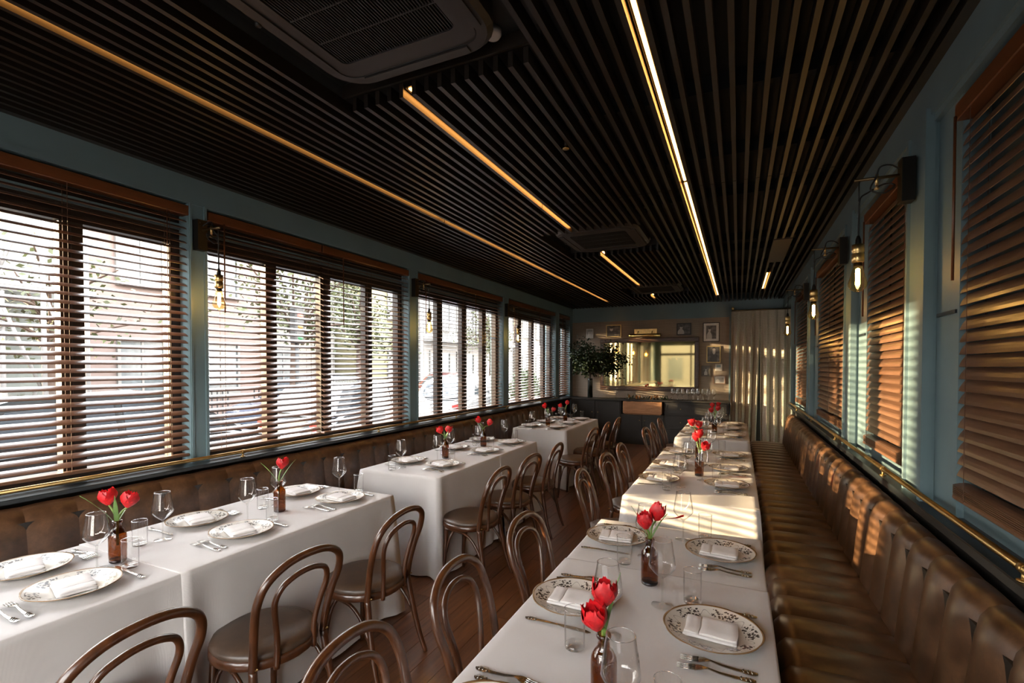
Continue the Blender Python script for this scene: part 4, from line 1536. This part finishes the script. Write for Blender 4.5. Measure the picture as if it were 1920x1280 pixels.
def photo_mat(seed, tone=(1, 1, 1)):
    m = N('photo_print')
    c = m.n('ShaderNodeTexCoord')
    rd = random.Random(seed)
    v = m.coord((1, 1, 1), 'Generated')
    f = m.noise(v, 3.5, 4)
    sep_ = m.n('ShaderNodeSeparateXYZ')
    m.l(c.outputs['Generated'], sep_.inputs[0])

    def blob(cx, cz, rx, rz):
        a = m.math('DIVIDE', m.math('SUBTRACT', sep_.outputs[0], cx), rx)
        b = m.math('DIVIDE', m.math('SUBTRACT', sep_.outputs[2], cz), rz)
        return m.math('LESS_THAN', m.math('ADD', m.math('MULTIPLY', a, a), m.math('MULTIPLY', b, b)), 1.0)
    col = m.ramp(f, [(0.35, (0.03, 0.026, 0.022)), (0.7, (0.16, 0.145, 0.13))])
    for k in range(rd.choice((1, 2)) if seed != 4 else 1):
        cx = 0.5 if seed in (4, 5) else 0.3 + 0.4 * k + rd.uniform(-0.05, 0.05)
        body = (0.05, 0.045, 0.04) if seed in (4, 1) else (0.5, 0.47, 0.44)
        col = m.mix(blob(cx, 0.12, 0.26, 0.42), col, body)
        col = m.mix(blob(cx + 0.03, 0.66, 0.115, 0.17), col, (0.52, 0.48, 0.44))
        col = m.mix(blob(cx + 0.03, 0.80, 0.12, 0.08), col, (0.55, 0.5, 0.46) if seed == 4 else (0.04, 0.035, 0.03))
    if seed in (0, 6):
        col = m.mix(0.45, col, (0.62, 0.58, 0.56))
    m.base(col).set(Roughness=0.3)
    return m.m


M['gold_frame'] = plain('gold_frame', (0.55, 0.40, 0.16), 0.35, 0.8)
M['grey_frame'] = plain('grey_frame', (0.10, 0.09, 0.075), 0.4)
M['rose_frame'] = plain('rose_wood_frame', (0.28, 0.16, 0.11), 0.4)
M['mat_board'] = plain('mat_board', (0.72, 0.70, 0.68), 0.8)
PH = [  # x0,x1,z0,z1, frame material, frame width, mat width, label
    (-2.98, -2.83, 2.155, 2.355, 'mat_board', 0.012, 0.0, 'pale photograph on back wall above the leafy bouquet, leftmost'),
    (-2.55, -2.235, 2.17, 2.425, 'gold_frame', 0.014, 0.0, 'gold framed black and white photograph left of picture light'),
    (-1.13, -0.855, 2.175, 2.41, 'black_paint', 0.02, 0.0, 'black framed photograph of two people right of picture light'),
    (-0.64, -0.34, 2.03, 2.405, 'black_paint', 0.014, 0.045, 'tall black framed portrait with white mount, upper right of mirror'),
    (-0.57, -0.32, 1.625, 1.95, 'gold_frame', 0.014, 0.0, 'gold framed photograph of figure in white right of mirror'),
    (-0.665, -0.50, 1.36, 1.57, 'grey_frame', 0.026, 0.0, 'small dark grey framed photograph beside mirror corner'),
    (-0.445, -0.23, 1.215, 1.375, 'rose_frame', 0.013, 0.02, 'small brown framed photograph below the thermostat'),
]
for k, (x0, x1, z0, z1, fm, fw, mw, lab) in enumerate(PH):
    t = thing('framed_photo', lab, 'picture', ((x0 + x1) / 2, YB - 0.014, (z0 + z1) / 2))
    hw, hh = (x1 - x0) / 2, (z1 - z0) / 2
    q = MB()
    q.box(-hw, hw, -0.02, 0, hh - fw, hh)
    q.box(-hw, hw, -0.02, 0, -hh, -hh + fw)
    q.box(-hw, -hw + fw, -0.02, 0, -hh + fw, hh - fw)
    q.box(hw - fw, hw, -0.02, 0, -hh + fw, hh - fw)
    q.build('frame', M[fm], t)
    if mw:
        MB().box(-hw + fw, hw - fw, -0.010, -0.004, -hh + fw, hh - fw).build('mount', M['mat_board'], t)
    e = fw + mw
    MB().box(-hw + e, hw - e, -0.013, -0.006, -hh + e, hh - e).build('print', photo_mat(k), t)

t = thing('thermostat', 'small white thermostat with grey screen on back wall', 'thermostat', (-0.35, YB - 0.014, 1.535))
MB().bev(-0.062, 0.062, -0.022, 0, -0.066, 0.066, 0.005).build('case', M['white_plastic'], t)
MB().box(-0.035, 0.035, -0.0235, -0.02, 0.0, 0.045).build('screen', M['lcd'], t)

# curtain and rod
t = thing('curtain_rod', 'brass curtain rod with ball ends above the woven curtain', 'rod', (-0.13, 10.16, 2.60))
MB().tube([(0, 0, 0), (1.05, 0, 0)], 0.014, 10).build('tube', M['bronze'], t)
for x in (0.02, 1.0):
    q = MB().lathe([(0.001, -0.03), (0.02, -0.022), (0.028, 0.0), (0.02, 0.022), (0.001, 0.03)], 12, (x, 0, 0.045)).build('ball_end', M['sockbrass'], t)
    MB().tube([(x, 0, 0.0), (x, 0.13, 0.0)], 0.008, 8).build('bracket', M['sockbrass'], t)


def curtain(x0, x1, z0, z1, y, npl, amp, label, seed, slant=0.0):
    rd = random.Random(seed)
    mb = MB()
    nu, nv = npl * 12, 18
    rows, uvs = [], []
    L = (x1 - x0) * 1.9
    ph = [rd.uniform(-0.3, 0.3) for _ in range(npl + 1)]
    for j in range(nv + 1):
        v = j / nv
        row = []
        for i in range(nu + 1):
            u = i / nu
            a = u * npl * 2 * PI
            pin = min(1.0, max(0.25, (1 - v) * 9)) if v > 0.85 else 1.0
            pk = ph[int(u * npl) % npl]
            k = amp * (0.75 + 0.25 * math.sin(u * 9 + seed) + 0.2 * (1 - v)) * pin
            yy = y + k * (math.sin(a) + 0.35 * math.sin(2 * a + pk))
            xx = x0 + (x1 - x0) * u + 0.012 * math.sin(a * 2 + pk) * (1 - v)
            xx += slant * (1 - v) * (u if slant < 0 else (1 - u))
            row.append((xx, yy, z0 + (z1 - z0) * v))
        rows.append(row)
    mb.grid(rows)
    me = mb.data('curtain', M['curtain'])
    uv = me.uv_layers.new(name='UVMap')
    for lp in me.loops:
        vi = lp.vertex_index
        i, j = vi % (nu + 1), vi // (nu + 1)
        uv.data[lp.index].uv = (i / nu * L, j / nv * (z1 - z0))
    o = put('curtain', me)
    return tag(o, label, 'curtain', 'woven curtains by the back wall')


curtain(-0.135, 0.36, 0.03, 2.585, 10.16, 4, 0.055, 'left half of grey beige woven curtain, pleated, beside sideboard', 1, -0.06)
curtain(0.345, 0.90, 0.03, 2.585, 10.15, 4, 0.055, 'right half of grey beige woven curtain, pleated, by right wall', 2, 0.03)

# ------------------------------------------------------------------ street outside
GZ = -0.16
st = struct('street_ground', MB().box(-60, -3.62, -40, 90, GZ - 0.1, GZ - 0.02), M['asphalt'])
q = MB().box(-5.0, -3.62, -40, 90, GZ - 0.05, GZ + 0.0)
q.build('near_pavement', M['paving'], st)
MB().box(-15.2, -12.2, -10, 90, GZ - 0.05, GZ + 0.08).build('far_pavement', M['paving'], st)
struct('front_ground', MB().box(-3.62, 30, -40, YF - 0.12, GZ - 0.1, GZ - 0.02), M['paving'])


def building(x, y0, y1, h, wall, label, rows, win_w, gap, wz0, wh, step, balcony=False, roof=0.35):
    """facade facing +x at plane x, body behind it"""
    t = thing('street_building', label, 'building', (x, y0, GZ))
    L = y1 - y0
    MB().box(-6, 0, 0, L, 0, h).build('wall', wall, t)
    MB().box(-6.1, 0.18, -0.1, L + 0.1, h, h + roof).build('cornice', M['far_frame'], t)
    n = int((L - gap) / (win_w + gap))
    for r in range(rows):
        z = wz0 + r * step
        for k in range(n):
            y = gap + k * (win_w + gap)
            f = MB()
            f.box(0, 0.08, y - 0.08, y, z - 0.1, z + wh + 0.08)
            f.box(0, 0.08, y + win_w, y + win_w + 0.08, z - 0.1, z + wh + 0.08)
            f.box(0, 0.08, y, y + win_w, z + wh, z + wh + 0.08)
            f.box(0, 0.12, y, y + win_w, z - 0.1, z)
            f.box(0, 0.05, y + win_w / 2 - 0.03, y + win_w / 2 + 0.03, z, z + wh)
            w_ = f.build('window', M['far_frame'], t)
            MB().box(0.005, 0.03, y, y + win_w, z, z + wh).build('pane', M['far_pane'], w_)
        if balcony and r:
            b = MB()
            b.box(0, 1.1, 0.3, L - 0.3, z - 0.75, z - 0.6)
            b.box(1.02, 1.08, 0.3, L - 0.3, z + 0.25, z + 0.32)
            o = b.build('balcony', M['white_wall'], t)
            c = MB()
            k = 0.35
            while k < L - 0.3:
                c.box(1.04, 1.06, k, k + 0.03, z - 0.6, z + 0.25)
                k += 0.16
            c.build('baluster', M['far_frame'], o)
    return t


building(-15.2, 5.3, 6.3, 7.5, M['grey_green'], 'grey green building across street, leftmost through first window', 2, 1.0, 0.5, 0.9, 1.5, 3.1)
building(-15.2, 6.4, 12.4, 7.5, M['pink_brick'], 'pink rendered building across street behind first and second windows', 2, 1.1, 1.2, 0.9, 1.5, 3.1)
building(-17.0, 12.9, 17.2, 6.5, M['cream_wall'], 'cream building across street behind the bare tree', 2, 1.1, 0.9, 0.9, 1.5, 3.0)
building(-15.2, 17.6, 21.0, 7.0, M['yellow_wall'], 'pale yellow building across street right of the bare tree', 2, 0.9, 1.2, 0.9, 1.5, 3.1)
building(-15.2, 21.4, 33.0, 7.6, M['white_wall'], 'white two storey building with balcony across street behind white car', 2, 1.9, 0.9, 0.5, 2.0, 3.3, True)
building(-15.2, -30.0, -5.85, 8.0, M['cream_wall'], 'cream building added out of view to the left to block sunlight', 2, 1.6, 1.2, 0.7, 1.8, 3.3)  # unseen block added to keep the low sun off the nearest right blind
building(-15.2, 33.6, 60.0, 8.0, M['cream_wall'], 'long cream building farthest along the street', 2, 1.6, 1.2, 0.7, 1.8, 3.3)

fb = thing('street_building', 'pale building opposite the front window, seen only in mirror', 'building', (-9.0, -26.0, GZ))
MB().box(0, 14, -6, 0, 0, 5.5).build('wall', M['cream_wall'], fb)
for k in range(6):
    f = MB().box(0.9 + k * 2.2, 2.3 + k * 2.2, -0.02, 0.06, 0.5, 2.6).build('window', M['far_frame'], fb)
    MB().box(1.0 + k * 2.2, 2.2 + k * 2.2, 0.0, 0.07, 0.6, 2.5).build('pane', M['far_pane'], f)
# awning on the leftmost building
aw = thing('shop_awning', 'pale sloping shop awning across street at left edge', 'awning', (-15.0, 3.1, 3.0))
MB().add([(0, 0, 0.7), (0, 3.0, 0.7), (1.8, 3.0, 0.1), (1.8, 0, 0.1), (0, 0, 0.66), (0, 3.0, 0.66), (1.8, 3.0, 0.06), (1.8, 0, 0.06)], [(0, 1, 2, 3), (7, 6, 5, 4), (0, 3, 7, 4), (3, 2, 6, 7), (2, 1, 5, 6), (1, 0, 4, 5)]).build('canopy', M['paving'], aw)
for y in (0.2, 1.5, 2.8):
    MB().tube([(1.75, y, 0.1), (1.75, y, -3.08)], 0.05, 8).build('post', M['white_wall'], aw)

sf = thing('scaffold_frame', 'pale metal scaffold frame across road, left pane of first window', 'scaffold', (-9.6, 2.7, GZ))
for y in (0.0, 0.55, 1.1, 1.65):
    MB().tube([(0, y, 0), (0, y, 5.2)], 0.035, 8).build('pole', M['white_wall'], sf)
for z in (1.3, 2.9, 4.5):
    MB().tube([(0.04, -0.1, z), (0.04, 1.75, z)], 0.028, 8).build('crossbar', M['white_wall'], sf)
for (ya, za, yb, zb) in ((0, 0.1, 0.55, 1.3), (1.1, 1.3, 0.55, 2.9), (0.0, 2.9, 0.55, 1.3), (0.55, 2.9, 1.1, 4.5), (1.65, 0.1, 1.1, 1.3), (1.1, 2.9, 1.65, 1.3)):
    MB().tube([(-0.04, ya, za), (-0.04, yb, zb)], 0.025, 8).build('brace', M['white_wall'], sf)
# railings in front of the far buildings
def fence(x, y0, y1, label):
    t = thing('street_railing', label, 'railing', (x, y0, GZ + 0.08))
    L = y1 - y0
    pm = MB().box(-0.012, 0.012, -0.012, 0.012, 0.08, 1.05).data('picket', M['grey_dark'])
    for z in (0.12, 0.98):
        MB().box(-0.02, 0.02, 0, L, z, z + 0.05).build('bar', M['grey_dark'], t)
    k = 0.06
    while k < L:
        put('picket', pm, t, (0, k, 0))
        k += 0.15
    return t


fence(-12.6, 4.6, 9.0, 'black picket railing across street behind first window')
fence(-12.6, 9.6, 13.4, 'black picket railing across street behind second window, nearer part')
fence(-12.6, 15.0, 18.4, 'black picket railing across street behind second window, farther part')


def car(loc, rz, paint, label, van=False):
    t = thing('parked_car', label, 'car', loc, rz, 'cars parked outside the street windows')
    L, wd_ = 4.1, 1.74
    # lower body: side outline (y, z), lofted across the width
    lo = [(-2.02, 0.28), (-2.06, 0.55), (-1.98, 0.80), (-1.75, 0.92), (-0.8, 0.95), (0.75, 0.93), (1.30, 0.84), (1.85, 0.70), (2.05, 0.55), (2.04, 0.28), (1.62, 0.22), (-1.62, 0.22)]
    rows = []
    for u, kx, kz in ((-1, 0.96, 0.96), (-0.92, 1.0, 1.0), (-0.5, 1.005, 1.015), (0.5, 1.005, 1.015), (0.92, 1.0, 1.0), (1, 0.96, 0.96)):
        rows.append([(u * wd_ / 2, y * kx, 0.2 + (z - 0.2) * kz) for y, z in lo])
    mb = MB().grid(rows, False, True)
    n = len(lo)
    mb.f += [tuple(range(n)), tuple(range(5 * n, 6 * n))]
    mb.sm += [False, False]
    body = mb.build('body', paint, t)
    cab = [(-1.92, 0.88), (-1.62, 1.32), (-1.2, 1.44), (-0.2, 1.47), (0.35, 1.38), (1.05, 0.90)]
    rows = []
    for u, sh in ((-0.95, 0.0), (-0.80, 1.0), (0.80, 1.0), (0.95, 0.0)):
        if sh:
            rows.append([(u * wd_ / 2 * (1 - 0.14 * (z - 0.88) / 0.6), y, z) for y, z in cab])
        else:
            rows.append([(u * wd_ / 2 * (1 - 0.20 * (z - 0.88) / 0.6), y * 0.97, 0.88 + (z - 0.88) * 0.97) for y, z in cab])
    mb = MB().grid(rows, False)
    n = len(cab)
    mb.f += [tuple(range(n)), tuple(range(3 * n, 4 * n))]
    mb.sm += [False, False]
    mb.build('cabin', paint, t)
    for s in (-1, 1):
        for poly in ([(-1.50, 0.98), (-1.28, 1.30), (-0.42, 1.35), (-0.42, 0.97)], [(-0.34, 0.97), (-0.34, 1.35), (0.20, 1.29), (0.78, 0.95)]):
            vv = []
            for d in (0.0, 0.02):
                vv += [(s * (wd_ / 2 * 0.95 * (1 - 0.20 * (z - 0.88) / 0.6) + 0.006 - d), y, z) for y, z in poly]
            MB().add(vv, [(0, 1, 2, 3), (7, 6, 5, 4), (0, 4, 5, 1), (1, 5, 6, 2), (2, 6, 7, 3), (3, 7, 4, 0)]).build('side_window', M['car_glass'], t)
        MB().bev(s * 0.62 - 0.16, s * 0.62 + 0.16, -2.07, -1.95, 0.66, 0.80, 0.02).build('tail_lamp', M['tail'], t)
        MB().bev(s * 0.60 - 0.18, s * 0.60 + 0.18, 1.88, 2.02, 0.58, 0.69, 0.02).build('head_lamp', M['white_plastic'], t)
        for y in (-1.28, 1.28):
            w_ = MB()
            w_.lathe([(0.16, -0.10), (0.29, -0.10), (0.315, -0.07), (0.315, 0.07), (0.29, 0.10), (0.16, 0.10)], 20)
            w_.v = [(s * 0.80 + z, y + x, 0.315 + y2) for x, y2, z in w_.v]
            wo_ = w_.build('wheel', M['tyre'], t)
            h = MB().lathe([(0.001, 0.095), (0.16, 0.098), (0.17, 0.08), (0.17, -0.08), (0.16, -0.098), (0.001, -0.095)], 14)
            h.v = [(s * 0.80 + z, y + x, 0.315 + y2) for x, y2, z in h.v]
            h.build('hub', M['car_silver'], wo_)
    # rear and front screens
    MB().add([(-0.60, -1.93, 0.93), (0.60, -1.93, 0.93), (0.52, -1.655, 1.30), (-0.52, -1.655, 1.30), (-0.6, -1.91, 0.93), (0.6, -1.91, 0.93), (0.52, -1.63, 1.30), (-0.52, -1.63, 1.30)], [(0, 1, 2, 3), (7, 6, 5, 4), (0, 3, 7, 4), (1, 5, 6, 2), (2, 6, 7, 3), (0, 4, 5, 1)]).build('rear_screen', M['car_glass'], t)
    MB().add([(-0.62, 0.98, 0.96), (0.62, 0.98, 0.96), (0.54, 0.42, 1.36), (-0.54, 0.42, 1.36), (-0.62, 0.95, 0.96), (0.62, 0.95, 0.96), (0.54, 0.40, 1.34), (-0.54, 0.40, 1.34)], [(0, 1, 2, 3), (7, 6, 5, 4), (0, 3, 7, 4), (1, 5, 6, 2), (2, 6, 7, 3), (0, 4, 5, 1)]).build('windscreen', M['car_glass'], t)
    MB().box(-0.26, 0.26, -2.075, -2.04, 0.50, 0.61).build('number_plate', M['white_plastic'], t)
    return t


GC = GZ - 0.018
car((-7.0, 12.6, GC), 0, M['car_white'], 'white hatchback parked outside the third street window')
car((-6.9, 8.0, GC), 0, M['car_silver'], 'silver car with red tail lamps parked left of the white hatchback')
car((-6.8, 3.4, GC), 0, M['car_dark'], 'dark car parked outside the first street window')
car((-11.2, 10.4, GC), PI, M['car_blue'], 'blue car parked across the street outside second window')
car((-11.2, 17.6, GC), PI, M['car_red'], 'dark red car parked across the street behind silver car')


def tree(loc, h, r, label, mat, nleaf, seed):
    rd = random.Random(seed)
    t = thing('street_tree', label, 'tree', loc)
    q = MB()
    q.tube([(0, 0, 0), (0.05, 0.02, h * 0.35), (0.0, 0.08, h * 0.6)], [0.13, 0.10, 0.07], 8, smooth_path=3)
    tips = []
    for k in range(14):
        a = rd.uniform(0, 6.28)
        e = rd.uniform(0.1, 1.3)
        L = r * rd.uniform(0.7, 1.2)
        d = Vector((math.cos(a) * math.cos(e), math.sin(a) * math.cos(e), math.sin(e)))
        p0 = Vector((0.02, 0.04, h * rd.uniform(0.38, 0.6)))
        p1 = p0 + d * L * 0.5 + Vector((0, 0, 0.15))
        p2 = p0 + d * L
        q.tube([tuple(p0), tuple(p1), tuple(p2)], [0.045, 0.03, 0.012], 5, smooth_path=3)
        tips.append((p0, p1, p2))
    q.build('trunk', M['branch'], t)
    q = MB()
    for k in range(nleaf):
        p0, p1, p2 = rd.choice(tips)
        v = rd.uniform(0.2, 1.1)
        c = p0 + (p2 - p0) * v + Vector((rd.gauss(0, 0.25), rd.gauss(0, 0.25), rd.gauss(0, 0.25)))
        d = Vector((rd.uniform(-1, 1), rd.uniform(-1, 1), rd.uniform(-0.8, 0.6))).normalized()
        s_ = d.cross(Vector((rd.uniform(-1, 1), rd.uniform(-1, 1), rd.uniform(-1, 1)))).normalized()
        q.add([c, c + d * 0.07 + s_ * 0.04, c + d * 0.14, c + d * 0.07 - s_ * 0.04], [(0, 1, 2), (0, 2, 3)])
    o = q.build('foliage', mat, t)
    o['kind'] = 'stuff'


tree((-11.0, 9.6, GZ), 5.4, 2.0, 'sparse street tree across the road outside second window', M['street_tree'], 1500, 1)
tree((-12.9, 14.2, GZ), 5.6, 2.0, 'taller yellow green street tree behind the second window', M['street_tree'], 2500, 2)
tree((-10.6, 20.5, GZ), 5.2, 1.5, 'slim street tree seen at left of third window', M['street_tree'], 1500, 3)
tree((-12.8, 0.7, GZ), 5.0, 1.9, 'leafy tree added across the road, out of view, to dapple the sun', M['street_tree'], 2600, 5)  # added beyond the view so its leaves dapple the incoming sun
tree((-11.6, 1.9, GZ), 5.0, 1.7, 'leafy tree added just left of the view to break up sunlight', M['street_tree'], 2200, 6)  # second added tree, thins the sunlight reaching the windows
tree((-13.2, 5.3, GZ), 5.0, 1.5, 'bare thin street tree at left edge of first window', M['street_tree'], 500, 4)

# street lamp, yellow sign, red light
t = thing('street_lamp', 'tall pale street lamp with curved arm outside third window', 'street lamp', (-11.6, 24.0, GZ))
MB().tube([(0, 0, 0), (0, 0, 4.2), (0, -0.5, 5.0), (0, -2.0, 5.9)], [0.10, 0.08, 0.06, 0.05], 8, smooth_path=4).build('pole', M['white_wall'], t)
MB().bev(-0.12, 0.12, -2.5, -1.9, 5.85, 6.0, 0.03).build('lantern', M['far_frame'], t)
for k, (x, y, z, lab) in enumerate(((-11.4, 23.6, 3.1, 'amber hanging sign by the street lamp'), (-9.5, 27.4, 2.0, 'amber pole sign outside the fourth window'))):
    t = thing('street_sign', lab, 'sign', (x, y, GZ))
    MB().tube([(0, 0, 0), (0, 0, z + 0.9)], 0.04, 8).build('pole', M['grey_dark'], t)
    MB().bev(0.0, 0.06, -0.35, 0.35, z, z + 0.8, 0.01).build('plate', M['amber_sign'], t)
t = thing('traffic_light', 'traffic light showing red outside the second street window', 'traffic light', (-10.2, 9.05, GZ))
MB().tube([(0, 0, 0), (0, 0, 2.5)], 0.05, 8).build('pole', M['grey_dark'], t)
MB().bev(-0.12, 0.12, -0.14, 0.14, 2.3, 3.2, 0.03).build('head', M['grey_dark'], t)
for k, c in enumerate(((0.9, 0.04, 0.03), (0.12, 0.08, 0.02), (0.02, 0.09, 0.04))):
    lm = emit('traffic_lens_red', c, 3.0) if k == 0 else plain('traffic_lens', c, 0.3)
    MB().lathe([(0.001, 0.02), (0.08, 0.0), (0.09, -0.02)], 12).v
    q = MB().lathe([(0.001, 0.03), (0.07, 0.015), (0.09, -0.01)], 12)
    q.v = [(0.12 + vz, vx, 3.0 - k * 0.28 + vy) for vx, vy, vz in q.v]
    q.build('lens', lm, t)

# brick planter with a shrub outside the fourth window
t = thing('brick_planter', 'low red brick planter outside the fourth street window', 'planter', (-5.4, 12.6, GZ + 0.0))
MB().box(-0.32, 0.32, -1.05, 1.05, 0.0, 0.80).build('core', M['gap'], t)
bk_me = MB().bev(-0.01, 0.03, 0.004, 0.216, 0.004, 0.071, 0.004).data('brick', M['terracotta'])
for r in range(11):
    for k in range(9 if r % 2 else 10):
        y = -1.06 + (0.11 if r % 2 else 0) + k * 0.22
        if y + 0.2 < 1.16:
            put('brick', bk_me, t, (0.32, min(y, 0.86), r * 0.075))
    for k in range(3):
        put('brick', bk_me, t, (-0.33 + k * 0.22 + (0.11 if r % 2 else 0) * (k < 2), -1.05, r * 0.075), (0, 0, -PI / 2))
sh = thing('planter_shrub', 'round green shrub growing in the brick planter', 'plant', (-5.4, 12.6, GZ + 0.78))
q = MB()
for k in range(1500):
    a, e = lr.uniform(0, 6.28), lr.uniform(0.0, 1.5)
    R_ = lr.uniform(0.35, 1.0)
    c = Vector((0.38 * R_ * math.cos(a) * math.cos(e), 1.0 * R_ * math.sin(a) * math.cos(e), 0.05 + 0.75 * R_ * math.sin(e)))
    leaf_quad(q, c, Vector((lr.uniform(-1, 1), lr.uniform(-1, 1), lr.uniform(-0.4, 1))), 0.03, 0.12)
o = q.build('foliage', M['shrub'], sh)
o['kind'] = 'stuff'
q = MB()
for k in range(8):
    a = k * 0.785
    q.tube([(0, 0, 0), (0.15 * math.cos(a), 0.4 * math.sin(a), 0.45)], [0.02, 0.008], 5)
q.build('stem', M['branch'], sh)
